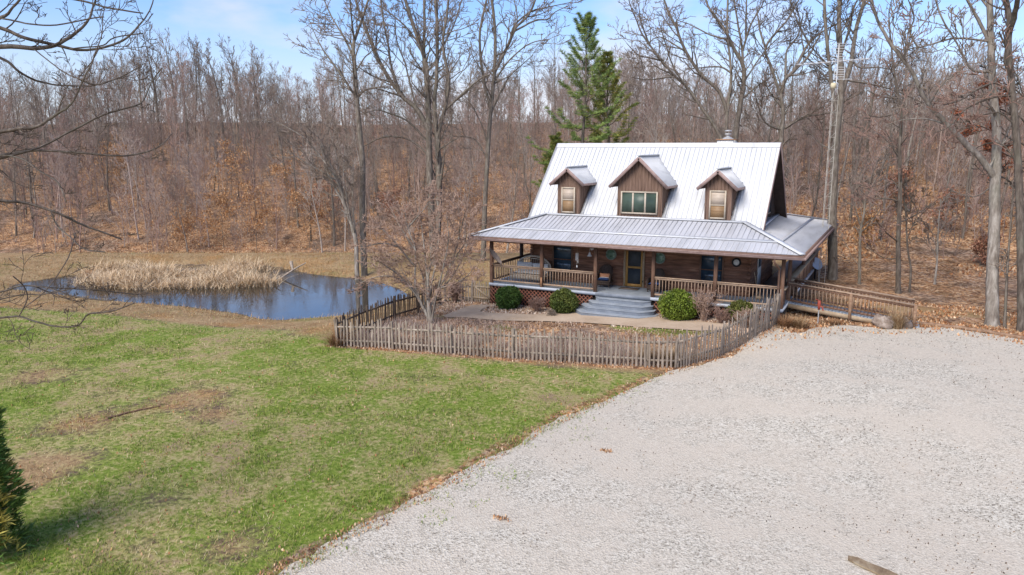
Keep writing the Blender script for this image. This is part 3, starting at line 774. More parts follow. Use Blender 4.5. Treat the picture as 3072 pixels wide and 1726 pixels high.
# ---------------------------------------------------------------- ramp
M['fence'] = grain('grey_picket_wood', (.17, .13, .10), (.29, .235, .185), 5, (3, 3, .5), .85, .3, c3=(.40, .335, .275), rnd=.22)
M['fenceshade'] = grain('shaded_picket_wood', (.085, .06, .042), (.16, .12, .09), 5, (3, 3, .5), .85, .3, rnd=.2)  # darker copy of the picket wood, shade on the side run put into its colour
ramp = thing('wheelchair_ramp', 'long sloping wooden ramp with grey deck and two handrails beside the gravel', 'ramp', (17.4, 2.9, -.6))
L0 = np.array(ramp.location)
ra, rb = 14.86, 20.0; za, zb = .0, -.56; vf, vb = 2.3, 3.55
rz = lambda u: za+(zb-za)*(u-ra)/(rb-ra)
mb = MB()
u = ra
while u < rb:
    mb.beam((u, (vf+vb)/2, rz(u)-.02), (u+.134, (vf+vb)/2, rz(u+.134)-.02), vb-vf, .035); u += .14
mb.build('deck', M['deck'], ramp)
for v in (vf-.02, vb+.02):
    mb = MB(); mb.beam((ra, v, rz(ra)-.13), (rb-.3, v, rz(rb-.3)-.12), .04, .19); mb.build('stringer', M['lightwood'], ramp)
for v, uu in ((vf-.07, (17.38, 19.82)), (vb+.07, (15.0, 17.38, 19.74))):
    for u in uu:
        mb = MB(); mb.box((u-.06, v-.05, hz(u, v)-.2), (u+.06, v+.05, rz(u)+.90)); mb.build('post', M['wood'], ramp)
mb2 = MB(); mb2.box((-.016, -.016, 0), (.016, .016, .62)); bm2 = mb2.mesh('baluster', M['bal'])
for v in (vf, vb):
    mb = MB(); b0, b1 = ra-.02, 19.80
    mb.beam((b0, v, rz(b0)+.90), (b1, v, rz(b1)+.90), .13, .045, 1); mb.beam((b0, v, rz(b0)+.80), (b1, v, rz(b1)+.80), .035, .09); mb.beam((b0, v, rz(b0)+.12), (b1, v, rz(b1)+.12), .035, .09)
    r_ = mb.build('handrail', [M['post'], M['rail']], ramp)
    n = 33
    for k in range(n):
        u = b0+(b1-b0)*(k+.5)/n
        o = bpy.data.objects.new('baluster', bm2); o.location = np.array([u, v-.03, rz(u)+.16])-L0; link(o, r_)

# ---------------------------------------------------------------- picket fence
def pm(seed, dark=False):
    r = random.Random(seed); h = r.uniform(.95, 1.12); w = r.uniform(.024, .036); mb = MB()
    pts = [(-w, 0), (w, 0), (w+r.uniform(-.006, .006), h-.06), (r.uniform(-.015, .015), h), (-w+r.uniform(-.006, .006), h-.05)]
    a = np.array([(x, -.011, z) for x, z in pts]); b = a+np.array([0, .022, 0]); n = len(pts)
    mb.ngon(a); mb.ngon(b[::-1]); mb.add(np.vstack([a, b]), [((i+1) % n, i, n+i, n+(i+1) % n) for i in range(n)])
    return mb.mesh('picket', M['fenceshade'] if dark else M['fence'])
PK = [pm(i) for i in range(5)]; PKD = [pm(i, True) for i in range(5, 9)]
def fence_run(pts, label, meshes, hs=1., gap=.15, posts=2.45, mat=None, side=1, name='picket_fence'):
    pts = [np.array(p, float) for p in pts]
    m = (pts[0]+pts[-1])/2
    f = thing(name, label, 'fence', (m[0], m[1], hz(m[0], m[1])), 'weathered picket fence around the front yard')
    L0 = np.array(f.location); seg = [np.linalg.norm(b-a) for a, b in zip(pts, pts[1:])]; tot = sum(seg)
    def at(s):
        for a, b, l in zip(pts, pts[1:], seg):
            if s <= l+1e-6: return a+(b-a)*s/l, math.atan2(b[1]-a[1], b[0]-a[0])
            s -= l
        return pts[-1], math.atan2(pts[-1][1]-pts[-2][1], pts[-1][0]-pts[-2][0])
    hq = lambda s_: hs if np.ndim(hs) == 0 else hs[0]+(hs[1]-hs[0])*s_/tot
    r = random.Random(len(label)); n = int(tot/gap)
    for k in range(n):
        p, an = at(tot*(k+.5)/n)
        o = bpy.data.objects.new('picket', r.choice(meshes)); z = hz(*p)
        o.location = np.array([p[0], p[1], z+r.uniform(-.03, .04)])-L0; o.rotation_euler = (r.gauss(0, .03), r.gauss(0, .025), an+r.gauss(0, .05)); o.scale = (r.uniform(.85, 1.15), 1, (hs if np.ndim(hs) == 0 else hs[0]+(hs[1]-hs[0])*k/n)*r.uniform(.96, 1.05)); link(o, f)
    for zz in (.24, .80):
        q = 0
        while q < tot:
            a, an = at(q); b, _ = at(min(q+posts, tot)); nn = np.array([-math.sin(an), math.cos(an)])*.032*side
            mb = MB(); mb.beam((*(a+nn), hz(*a)+zz*hq(q)+r.uniform(-.03, .03)), (*(b+nn), hz(*b)+zz*hq(min(q+posts, tot))+r.uniform(-.03, .03)), .03, .075); mb.build('rail', mat or M['fence'], f); q += posts
    q = 0
    while q <= tot+.01:
        a, an = at(min(q, tot)); nn = np.array([-math.sin(an), math.cos(an)])*.09*side
        mb = MB(); p = a+nn; z = hz(*p); rr = r.uniform(.045, .06)
        mb.tube([(p[0], p[1], z-.2), (p[0]+r.gauss(0, .01), p[1], z+.5), (p[0]+r.gauss(0, .02), p[1]+r.gauss(0, .02), z+1.05*hq(min(q, tot)))], [rr, rr, rr*.9], 7); mb.build('post', mat or M['fence'], f); q += posts
    return f
fence_run([(-.6, -9.6), (6.1, -8.35), (9.5, -7.5), (12.4, -6.7)], 'weathered grey picket fence across the front of the yard, along the lawn', PK, (1.0, 1.17))
fence_run([(12.45, -6.65), (13.45, -4.9), (14.1, -2.9), (14.55, -.9), (14.78, .55)], 'weathered picket fence curving from the gravel drive up to the porch corner', PK, (1.17, 1.28), .135)
fence_run([(-.65, -9.55), (-1.3, -5.2), (-1.9, -1.2), (-2.1, .6)], 'dark brown picket fence running back from the lawn corner beside the pond', PKD, 1.1, .16, mat=M['fenceshade'], side=-1)
fence_run([(-2.05, .75), (-1.0, .95), (-.45, .98)], 'short picket fence between the dark side fence and the gate post', PK, 1.0, .15)
g = thing('picket_gate', 'wooden picket gate with a diagonal brace beside the porch corner', 'gate', (.15, 1.0, hz(.15, 1.0)))
L0 = np.array(g.location)
for k in range(8):
    o = bpy.data.objects.new('picket', PK[k % 5]); o.location = np.array([-.32+.135*k, 1.0, hz(.1, 1)+.03])-L0; o.rotation_euler = (0, random.gauss(0, .02), 0); link(o, g)
mb = MB(); zz = hz(.1, 1); mb.beam((-.4, .96, zz+.25), (.7, .96, zz+.25), .03, .09); mb.beam((-.4, .96, zz+.82), (.7, .96, zz+.82), .03, .09); mb.beam((-.3, .955, zz+.80), (.66, .955, zz+.2), .025, .09); mb.build('gate_brace', M['lightwood'], g)
mb = MB(); mb.tube([(-.47, 1, zz-.2), (-.47, 1, zz+1.12)], .06, 7); mb.build('post', M['fence'], g)

# ---------------------------------------------------------------- things on the porch
# arched settee with two pale cushions
st = thing('settee', 'pale arched-back settee with white cushions on the left end of the porch', 'settee', (2.35, 2.1, 0))
mb = MB(); cx, cw = 2.35, .95
arc = [(cx-cw*math.cos(t), 2.45, .62+.62*math.sin(t)) for t in np.linspace(0, math.pi, 18)]
mb.tube(arc, .055, 8); mb.tube([(cx-cw*.9*math.cos(t), 2.44, .62+.5*math.sin(t)) for t in np.linspace(.1, math.pi-.1, 14)], .025, 6)
for k in range(15):
    x = cx-cw*.86+cw*1.72*k/14; zt_ = .62+.5*math.sqrt(max(0, 1-((x-cx)/(cw*.92))**2)); mb.tube([(x, 2.44, .4), (x, 2.44, zt_)], .014, 5)
M['settee'] = grain('sunlit_cane', (.50, .42, .33), (.64, .56, .46), 8); mb.build('backrest', M['settee'], st)  # beige cane lightened further, sunlight on the arch put into its colour
mb = MB()
for x in (cx-cw, cx+cw):
    mb.tube([(x, 2.45, .62), (x, 2.2, .68), (x, 1.8, .62), (x, 1.72, .3), (x, 1.72, .0)], .035, 6); mb.tube([(x, 2.45, .0), (x, 2.45, .62)], .035, 6)
mb.build('armrest', M['settee'], st)
mb = MB(); mb.box((cx-cw, 1.72, .30), (cx+cw, 2.45, .36)); mb.box((cx-cw, 1.70, .12), (cx+cw, 1.74, .3)); mb.build('seat', M['settee'], st)
def cushion(name, lo, hi, mat, par, puff=.05):
    lo = np.array(lo, float); hi = np.array(hi, float); c = (lo+hi)/2; h = (hi-lo)/2; n = 10
    V = []; u = np.linspace(-1, 1, n)
    mb = MB()
    for sg in (1, -1):
        X, Y = np.meshgrid(u, u, indexing='ij'); e = (1-np.abs(X)**4)*(1-np.abs(Y)**4)
        i_ = np.argsort(h)[0]; a_, b_ = [q for q in range(3) if q != i_]
        P = np.zeros((n*n, 3)); P[:, a_] = (X*h[a_]).ravel(); P[:, b_] = (Y*h[b_]).ravel(); P[:, i_] = (sg*(h[i_]*(.25+.75*e**.4))).ravel()
        q = np.arange(n-1)[:, None]*n; r = np.arange(n-1)[None]
        mb.add(P+c, np.stack([q+r, q+n+r, q+n+r+1, q+r+1], -1).reshape(-1, 4))
    return mb.build(name, mat, par, True)
M['cush'] = grain('off_white_fabric', (.55, .55, .54), (.66, .66, .65), 9, (1, 1, 1), .9, .1)
M['blue'] = grain('blue_fabric', (.04, .08, .22), (.07, .13, .32), 9, (1, 1, 1), .9, .1)
M['orange'] = grain('peach_fabric', (.62, .25, .12), (.72, .36, .2), 9, (1, 1, 1), .9, .1)
M['wicker'] = grain('dark_wicker', (.045, .03, .024), (.10, .068, .052), 22, (1, 1, 1), .7, .6)
cushion('seat_cushion', (cx-cw+.05, 1.75, .35), (cx+cw-.05, 2.4, .5), M['cush'], st)
cushion('back_cushion', (cx-cw+.08, 2.22, .46), (cx-.02, 2.40, .92), M['cush'], st); cushion('back_cushion', (cx+.02, 2.2, .44), (cx+cw-.06, 2.38, .90), M['cush'], st)
def wicker_chair(x, y, rz, label, pillow):
    t = thing('wicker_chair', label, 'chair', (0, 0, 0), 'wicker chairs by the front door')
    mb = MB(); n = 13; V = []
    for k in range(n):
        a = math.pi*(k/(n-1)); hx = .33*math.cos(a); top = .55+.48*math.sin(a)**.6
        V += [(hx, .02+.26*math.sin(a), .22), (hx*1.05, .04+.32*math.sin(a), top)]
    V = np.array(V); i = np.arange(n-1)*2; mb.add(V, np.stack([i, i+2, i+3, i+1], -1)); mb.add(V*np.array([.92, .9, 1])+np.array([0, -.0, 0]), np.stack([i+1, i+3, i+2, i], -1))
    mb.tube(V[1::2], .028, 6); mb.build('backrest', M['wicker'], t)
    for s_ in (-1, 1):
        mb = MB(); mb.tube([(s_*.33, .05, .60), (s_*.35, -.16, .60), (s_*.34, -.32, .54), (s_*.33, -.34, .3)], .045, 7); mb.box((s_*.33-.02, -.32, .25), (s_*.33+.02, .05, .58)); mb.build('armrest', M['wicker'], t)
    mb = MB(); mb.box((-.33, -.34, .22), (.33, .26, .33)); mb.box((-.33, -.345, .12), (.33, -.325, .24)); mb.build('seat', M['wicker'], t)
    for sx_ in (-1, 1):
        for sy2 in (-1, 1):
            mb = MB(); yy = -.31 if sy2 < 0 else .2; mb.tube([(sx_*.3, yy, 0), (sx_*.3, yy, .24)], [.02, .03], 6); mb.build('leg', M['wicker'], t)
    cushion('seat_cushion', (-.29, -.33, .32), (.29, .22, .45), M['blue'], t)
    if pillow:
        cushion('pillow', (-.24, -.12, .40), (.24, .04, .66), M['orange'], t); cushion('pillow_trim', (-.25, -.15, .40), (.25, -.05, .50), M['cush'], t)
    t.location = (x, y, 0); t.rotation_euler = (0, 0, rz); return t
wicker_chair(6.30, 2.30, .05, 'dark wicker chair with blue seat and peach pillow, left of the screen door', True)
wicker_chair(8.92, 2.2, -.1, 'dark wicker chair with blue seat behind a porch post, right of the screen door', False)
mb = MB(); mb.box((7.1, 2.0, .004), (8.05, 2.5, .02)); mb.box((7.16, 2.06, .02), (7.99, 2.44, .024), 1)
M['mat'] = grain('doormat_rim', (.05, .042, .036), (.10, .085, .07), 12); M['mat2'] = grain('doormat_centre', (.12, .085, .06), (.26, .19, .15), 8)
tag(mb.build('doormat', [M['mat'], M['mat2']]), 'patterned brown doormat on the grey porch boards at the screen door', 'doormat')
s = NT('green_stained_glass'); f = s.noise(s.pos(), 7, 3); M['sglass'] = s.done(s.ramp(f, [(.3, (.05, .09, .065)), (.55, (.13, .22, .16)), (.7, (.30, .40, .33))]), .3)
M['greenrim'] = grain('green_rim', (.16, .2, .17), (.26, .31, .27), 8)
for px, py, lab in ((1832, 764, 'round green glass ornament on the log wall left of the screen door'), (1978, 775, 'round green glass ornament on the log wall right of the screen door')):
    q = onv(px, py, 2.75); t = thing('round_ornament', lab, 'ornament', (q[0], 2.82, q[2]), 'round green glass ornaments on the porch wall')
    mb = MB(); mb.lathe([(0, .035), (.24, .03), (.25, .0)], 22, at=(q[0], 2.82, q[2]), axis='y'); mb.build('disc', M['sglass'], t)
    mb = MB(); mb.tube([(q[0]+.255*math.cos(a), 2.80, q[2]+.255*math.sin(a)) for a in np.linspace(0, 2*math.pi, 25)], .03, 6, cap=False); mb.build('rim', M['greenrim'], t)
q = onv(2209, 788, 2.78); t = thing('wall_dial', 'round white dial in a black ring on the log wall near the right porch corner', 'dial', (q[0], 2.83, q[2]))
mb = MB(); mb.lathe([(0, .06), (.13, .055), (.135, .03)], 22, at=(q[0], 2.83, q[2]), axis='y'); mb.build('dial_face', M['white'], t)
mb = MB(); mb.lathe([(.13, .035), (.15, .065), (.21, .05), (.215, .0)], 22, at=(q[0], 2.83, q[2]), axis='y'); mb.build('rim', M['dialblack'], t)
# wind chime and bell hanging from the eave
q = onv(1731, 772, .95); t = thing('wind_chime', 'pale wind chime hanging under the porch eave near the left window', 'wind chime', (q[0], .95, q[2]))
mb = MB(); x, y, z = q; mb.lathe([(0, .02), (.07, .0), (.07, -.02), (0, -.02)], 12, at=(x, y, z+.22)); mb.tube([(x, y, z+.23), (x, y, ZE-.2)], .006, 4); mb.build('chime_top', M['lightwood'], t)
for k in range(6):
    a = k*math.pi/3; mb = MB(); mb.tube([(x+.055*math.cos(a), y+.055*math.sin(a), z+.2), (x+.055*math.cos(a), y+.055*math.sin(a), z-.28+.04*k)], .013, 6); mb.build('chime_tube', M['white'], t)
mb = MB(); mb.tube([(x, y, z+.2), (x, y, z-.42)], .005, 4); mb.box((x-.03, y-.004, z-.5), (x+.03, y+.004, z-.4)); mb.build('chime_sail', M['white'], t)
q = onv(1769, 767, .95); t = thing('hanging_bell', 'white bell with a bird shape above it hanging beside the third porch post', 'bell', (q[0], .95, q[2]))
x, y, z = q; mb = MB(); mb.lathe([(.0, .16), (.03, .15), (.06, .06), (.10, .0), (.125, -.02), (.12, -.03), (.0, .0)], 14, at=(x, y, z)); mb.tube([(x, y, z+.15), (x, y, ZE-.2)], .006, 4); mb.build('bell', M['cush'], t)
mb = MB(); mb.tube([(x+.03, y, z+.33), (x+.1, y, z+.30), (x+.17, y, z+.33), (x+.2, y, z+.40)], [.02, .045, .04, .02], 8); mb.tube([(x+.08, y, z+.32), (x+.04, y, z+.46), (x-.03, y, z+.5)], [.03, .02, .008], 6); mb.tube([(x+.13, y, z+.32), (x+.2, y, z+.44), (x+.26, y, z+.46)], [.03, .02, .008], 6); mb.build('bird', M['cush'], t)
a = onv(2263, 817, 2.6); b = np.array([a[0]+.28, 2.45, 0.02]); mb = MB(); mb.tube([a, b], .016, 6); mb.box((b[0]-.12, 2.40, .02), (b[0]+.12, 2.5, .14))
tag(mb.build('broom', M['lightwood']), 'long handled broom leaning on the dark log wall at the right porch corner', 'broom')
# beige dish clamped at the left porch corner
q = onv(1483, 772, .6); t = thing('dish', 'beige curved dish fixed at the left front corner of the porch rail', 'dish', tuple(q))
mb = MB(); n = 20
prof = [(r_*.42, .55*(r_*.42)**2) for r_ in np.linspace(0, 1, 8)]
mb.lathe(prof, 22, at=(0, 0, 0)); mb.lathe([(a_, b_-.012) for a_, b_ in prof[::-1]], 22, at=(0, 0, 0))
V = mb.v; rot = np.array(Vector((.75, .1, .62)).to_track_quat('Z', 'Y').to_matrix())
mb.v = [(v*np.array([.75, 1.15, 1]))@rot.T + q for v in V]; M['beige'] = grain('weathered_beige', (.42, .33, .28), (.55, .45, .39), 6)
mb.build('reflector', M['beige'], t, True)
mb = MB(); mb.tube([q, q+np.array([-.05, .02, -.25]), (OFF, OFF-.09, .85)], .025, 6); mb.build('bracket', M['brown'], t)
# ---------------------------------------------------------------- antenna mast, small dish
M['mast'] = grain('weathered_steel', (.40, .37, .31), (.56, .53, .46), 6, (1, 1, 1), .5, .05)
base = np.array([*onz(2455, 872, -.4)[:2], 0]); dm = tocam(base[0], base[1])[1]; dm_ = dm*cp_+ (CZ+.4)*sp_
dep = 41.0
mb_pts = [atd(px, py, dep) for px, py in ((2462, 870), (2470, 660), (2485, 420), (2492, 296))]
bx, by = mb_pts[0][0], mb_pts[0][1]; zb0 = hz(bx, by)
t = thing('antenna_mast', 'tall narrow lattice mast with a television antenna on top beside the house', 'antenna', (bx, by, zb0))
wd = np.array([cy_, -sy_, 0]); fw = np.array([sy_, cy_, 0]); ztop = mb_pts[-1][2]
mb = MB(); hw = .175
cs_ = [wd*hw, -wd*hw, fw*.27]
for c in cs_: mb.tube([np.array([bx, by, zb0-.2])+c, np.array([bx, by, ztop])+c*.9, np.array([bx, by, ztop+.35])+c*.3], .0145, 6)
z = zb0+.4; k = 0
while z < ztop:
    f = 1-.1*(z-zb0)/(ztop-zb0)
    for i in range(3): mb.tube([np.array([bx, by, z])+cs_[i]*f, np.array([bx, by, z+(.0 if i == 0 else .25)])+cs_[(i+1) % 3]*f], .009, 4)
    z += .62
mb.build('mast', M['mast'], t)
zt0 = ztop+.3; mb = MB(); O = np.array([bx, by, 0]); mb.tube([O+(0, 0, zt0), O+(0, 0, zt0+2.3)], .03, 6)
zb1 = zt0+1.35
mb.tube([O+wd*-2.0+fw*.3+(0, 0, zb1-.05), O+wd*1.5-fw*.2+(0, 0, zb1+.2)], .025, 5)
for k in range(13):
    c = O+wd*(-1.9+.27*k)+fw*(.3-.04*k)+(0, 0, zb1-.05+.02*k); L = .55+.05*(13-k); e = fw*L*.7+wd*L*.7
    mb.tube([c-e, c+e], .011, 4)
for k in range(7):
    z = zt0+1.55+.13*k; mb.tube([O+wd*-.36+(0, 0, z), O+wd*.42+(0, 0, z)], .013, 4)
    z2 = zt0+.55+.12*k
    if k < 6: mb.tube([O+wd*-.15+(0, 0, z2), O+wd*(.4+.05*(k < 1)*8)+(0, 0, z2)], .015, 4)
for x_ in (-.14, .38): mb.tube([O+wd*x_+(0, 0, zt0+.5), O+wd*x_+(0, 0, zt0+1.35)], .018, 5)
M['alu'] = grain('dull_aluminium', (.58, .58, .57), (.70, .70, .69), 5, (1, 1, 1), .5, .05); mb.build('antenna', M['alu'], t)
mb = MB(); mb.lathe([(0, .16), (.12, .14), (.15, .0), (.12, -.13), (0, -.15)], 12, at=tuple(O-wd*.14+(0, 0, zt0+.22))); M['ivory'] = grain('ivory_plastic', (.55, .47, .30), (.65, .58, .40), 5); mb.build('rotor', M['ivory'], t)
q = atd(2449, 792, 42.5); t = thing('small_dish', 'small pale blue dish on a dark post behind the ramp', 'dish', tuple(q))
mb = MB(); prof = [(r_*.36, .5*(r_*.36)**2) for r_ in np.linspace(0, 1, 7)]; mb.lathe(prof, 18); mb.lathe([(a_, b_-.01) for a_, b_ in prof[::-1]], 18)
rot = np.array(Vector((.55, -.5, .35)).to_track_quat('Z', 'Y').to_matrix()); mb.v = [v@rot.T+q for v in mb.v]; M['palebl'] = grain('pale_blue_paint', (.42, .50, .60), (.5, .58, .68), 4); mb.build('reflector', M['palebl'], t, True)
mb = MB(); mb.tube([(q[0]-.05, q[1]+.1, q[2]), (q[0]-.05, q[1]+.12, hz(q[0], q[1])-.2)], .05, 7); mb.build('dish_post', M['void'], t)
mb = MB(); mb.box((q[0]-.25, q[1]-.1, q[2]-1.35), (q[0]-.05, q[1]+.1, q[2]-1.05)); mb.build('meter_box', M['white'], t)
# yard hydrant in front of the ramp
q = onz(2453, 975, -.62); x, y = q[0], q[1]; z = hz(x, y); t = thing('yard_hydrant', 'red topped water hydrant on a thin pipe in front of the ramp', 'hydrant', (x, y, z))
mb = MB(); mb.tube([(x, y, z-.1), (x, y, z+.62)], .025, 7); mb.build('pipe', M['galv'], t)
M['red'] = grain('faded_red_paint', (.25, .045, .03), (.36, .08, .05), 6, (1, 1, 1), .6, .1)
mb = MB(); mb.lathe([(0, .40), (.06, .38), (.075, .2), (.05, .12), (.05, .0), (.0, .0)], 10, at=(x, y, z+.62)); mb.tube([(x, y, z+.78), (x+.14, y-.04, z+.74), (x+.17, y-.05, z+.60)], .032, 7); mb.tube([(x-.02, y, z+1.0), (x-.16, y, z+1.06)], .018, 5); mb.build('spout', M['red'], t)
# timber edging along the gravel, weathered board on the gravel, sticks
def rough_bar(name, pts, r, label, cat, mat, n=7, seed=1):
    rr = np.random.default_rng(seed); P = []
    for a, b in zip(pts, pts[1:]):
        for k in range(6): P.append(np.array(a)+(np.array(b)-np.array(a))*k/6)
    P.append(np.array(pts[-1])); P = np.array(P)+rr.normal(size=(len(P), 3))*.25*np.mean(r)
    mb = MB(); mb.tube(P, np.interp(np.linspace(0, 1, len(P)), np.linspace(0, 1, len(np.atleast_1d(r))), np.atleast_1d(r)) if np.ndim(r) else r, n); return tag(mb.build(name, mat), label, cat)
def ground_pts(pxs, z, lift): return [(q[0], q[1], hz(q[0], q[1])+lift) for q in (onz(a, b, z) for a, b in pxs)]
rough_bar('landscape_timber', ground_pts([(2762, 977), (2870, 988), (2975, 1003), (3090, 1024)], -.6, .05), .08, 'dark timber edging between the far gravel edge and the leaf litter', 'timber', M['wood'])
P = ground_pts([(2545, 1634), (2605, 1648), (2690, 1690), (2735, 1720)], -.72, .0)
mb = MB(); a = np.array(P[0]); b = np.array(P[3]); ax = b-a; L = np.linalg.norm(ax); ax /= L; sdv = np.array([-ax[1], ax[0], 0]); rr = np.random.default_rng(5)
top = [a+ax*L*t_+sdv*(w_*.14+rr.normal()*.02)+np.array([0, 0, .022]) for t_, w_ in ((0, .3), (.12, 1), (.35, .9), (.6, 1.1), (.85, .9), (1, .5), (.97, -.4), (.8, -1), (.5, -.9), (.25, -1.05), (.06, -.7))]
mb.plate(top, .03)
M['oldboard'] = grain('rotten_board', (.13, .085, .05), (.26, .185, .11), 5, (1.5, .6, 1), .9, .6, c3=(.42, .35, .24)); tag(mb.build('old_board', M['oldboard']), 'flat weathered piece of board lying on the gravel near the bottom', 'board')
rough_bar('fallen_stick', ground_pts([(322, 1258), (385, 1240), (482, 1222)], -1.05, .03), [.035, .03, .012], 'long bare stick lying on the lawn', 'stick', M['post'], 6, 3)
q0 = onz(838, 838, WATER); q1 = q0+np.array([0.9, 1.6, .95]); tag(MB().tube([q0-np.array([.2, .3, .25]), q0, (q0+q1)/2+np.array([0, 0, .05]), q1], [.06, .07, .06, .03], 7).tube([(q0+q1)/2, (q0+q1)/2+np.array([-.5, .4, .5])], [.06, .12], 7).build('dead_branch', M['fence']), 'bleached dead branch sticking up out of the pond beside the cattails', 'branch')
# boulders
def boulder(px, py, z, r, label, seed):
    q = onz(px, py, z); rr = np.random.default_rng(seed); n1, n2 = 14, 20
    th = np.linspace(0, math.pi, n1)[:, None]; ph = np.linspace(0, 2*math.pi, n2, endpoint=False)[None]
    D = np.stack([np.sin(th)*np.cos(ph), np.sin(th)*np.sin(ph), np.cos(th)*np.ones_like(ph)], -1).reshape(-1, 3)
    f = 1+.6*(fbm(D[:, 0]*1.7+seed, D[:, 1]*1.7+D[:, 2]*2.1+seed)-.5)*2
    V = D*f[:, None]*np.array(r)+np.array([q[0], q[1], hz(q[0], q[1])+r[2]*.55])
    i = np.arange(n1-1)[:, None]*n2; j = np.arange(n2)[None]; mb = MB(); mb.add(V, np.stack([i+j, i+n2+j, i+n2+(j+1) % n2, i+(j+1) % n2], -1).reshape(-1, 4))
    tag(mb.build('boulder', M['stone'], smooth_=True, off=(0, 0, 0)), label, 'boulder', 'boulders at the foot of the ramp')
M['stone'] = grain('brown_grey_stone', (.13, .095, .075), (.27, .21, .17), 4, (1, 1, 1), .9, .5, c3=(.46, .40, .35))
boulder(2650, 985, -.62, (.42, .34, .30), 'broad brown grey boulder beside the tall grass clump at the ramp foot', 2)
boulder(2708, 985, -.62, (.30, .26, .26), 'smaller rounded boulder next to the ramp end post', 5)
# ---------------------------------------------------------------- bare trees
def bark(name, c1, c2, c3, sc=9):
    s = NT(name); v = s.pos(stretch=(1, 1, .22)); f = s.noise(v, sc, 6, .65); g = s.noise(s.pos(), 1.1, 3)
    c = s.ramp(f, [(.3, c1), (.5, c2), (.7, c3)])
    c = s.mix(s.ramp(g, [(.5, 0.), (.7, .35)]), c, (.16, .165, .12))
    return s.done(c, .9, f, .9, .05, spec=.12)
M['bark'] = bark('grey_brown_bark', (.085, .068, .052), (.165, .137, .11), (.27, .235, .195))
M['darkbark'] = bark('dark_bark', (.06, .047, .038), (.115, .093, .075), (.20, .17, .14))
M['palebark'] = bark('pale_bark', (.13, .105, .085), (.25, .215, .18), (.42, .38, .33), 7)
M['twig'] = grain('grey_brown_twigs', (.175, .138, .11), (.30, .245, .20), 3, (1, 1, 1), .9, .1, spec=.1)
M['redtwig'] = grain('reddish_twigs', (.21, .13, .10), (.34, .225, .18), 3, (1, 1, 1), .9, .1, spec=.1)
M['paletwig'] = grain('pale_twigs', (.28, .18, .135), (.47, .335, .26), 4, (1, 1, 1), .9, .1, spec=.1)
M['darktwig'] = grain('dark_twigs', (.075, .058, .045), (.15, .12, .095), 3, (1, 1, 1), .9, .1, spec=.1)

def unit(v): return v/(np.linalg.norm(v)+1e-12)
def rot_about(rg, d, ang):
    a = unit(np.cross(d, rg.normal(size=3))); return unit(d*math.cos(ang)+a*math.sin(ang))
def grow(rg, out, p, d, L, r, lvl, maxl, P):
    """one branch and its children; out collects (level, points, radii)"""
    n = P['seg'][min(lvl, len(P['seg'])-1)]
    pts = [np.array(p, float)]; st = L/n; d = unit(d); dirs = [d]
    for k in range(n):
        d = unit(d+rg.normal(size=3)*P['wob'][min(lvl, len(P['wob'])-1)]+np.array([0, 0, P['trop'][min(lvl, len(P['trop'])-1)]]))
        pts.append(pts[-1]+d*st); dirs.append(d)
    pts = np.array(pts); t = np.linspace(0, 1, n+1); rad = np.maximum(r*(1-t*(1-P['end'])), P['rmin'])
    out.append((lvl, pts, rad))
    if lvl >= maxl: return
    nc = P['n'][lvl]; nc = int(nc) + (rg.random() < nc-int(nc)); t0 = P['t0'][min(lvl, len(P['t0'])-1)]
    for c in range(nc):
        tt = t0+(1-t0)*((c+rg.random())/nc)**.9; tt = min(tt, .97)
        k = min(int(tt*n), n-1); f = tt*n-k
        q = pts[k]*(1-f)+pts[k+1]*f
        nd = rot_about(rg, dirs[k+1], R(rg.uniform(*P['ang'])))
        if nd[2] < P.get('minz', -.3): nd[2] = abs(nd[2])*.3
        grow(rg, out, q, nd, L*P['lr'][min(lvl, len(P['lr'])-1)]*(1.15-.6*tt)*rg.uniform(.7, 1.2), np.interp(tt, t, rad)*P['rr'], lvl+1, maxl, P)
def limb_children(rg, out, pts, rad, P, lvl0=1, maxl=3, dens=1.2, t0=.25, L0=None, ang=(25, 60)):
    """side branches along a given limb"""
    seg = np.linalg.norm(np.diff(pts, axis=0), axis=1); cum = np.r_[0, np.cumsum(seg)]; tot = cum[-1]
    n = max(1, int(tot*(1-t0)*dens))
    for c in range(n):
        s = tot*(t0+(1-t0)*(c+rg.random())/n); s = min(s, tot*.99)
        k = min(np.searchsorted(cum, s)-1, len(seg)-1); k = max(k, 0); f = (s-cum[k])/seg[k]
        q = pts[k]*(1-f)+pts[k+1]*f; d = unit(pts[k+1]-pts[k])
        nd = rot_about(rg, d, R(rg.uniform(*ang)))
        L = (L0 or tot*.4)*rg.uniform(.45, 1.1)*(1.1-.5*s/tot)
        grow(rg, out, q, nd, L, np.interp(s, cum, rad)*rg.uniform(.35, .6), lvl0, maxl, P)
def resample(pts, wob, rg, n=3):
    pts = np.array(pts, float); P = [pts[0]]
    # Catmull-Rom through the given points, with a little wander
    for i in range(len(pts)-1):
        p0 = pts[max(i-1, 0)]; p1 = pts[i]; p2 = pts[i+1]; p3 = pts[min(i+2, len(pts)-1)]
        for k in range(1, n+1):
            t = k/n
            q = .5*((2*p1)+(-p0+p2)*t+(2*p0-5*p1+4*p2-p3)*t*t+(-p0+3*p1-3*p2+p3)*t**3)
            P.append(q+rg.normal(size=3)*wob*(0 if (k == n and i == len(pts)-2) else 1))
    return np.array(P)
def tubes(mb, brs, m=0, big=6, small=3):
    for lvl, pts, rad in brs:
        n = big if rad[0] > .09 else (4 if rad[0] > .03 else small)
        if rad[0] > .25: n = 10
        mb.tube(pts, rad, n, m, cap=False)
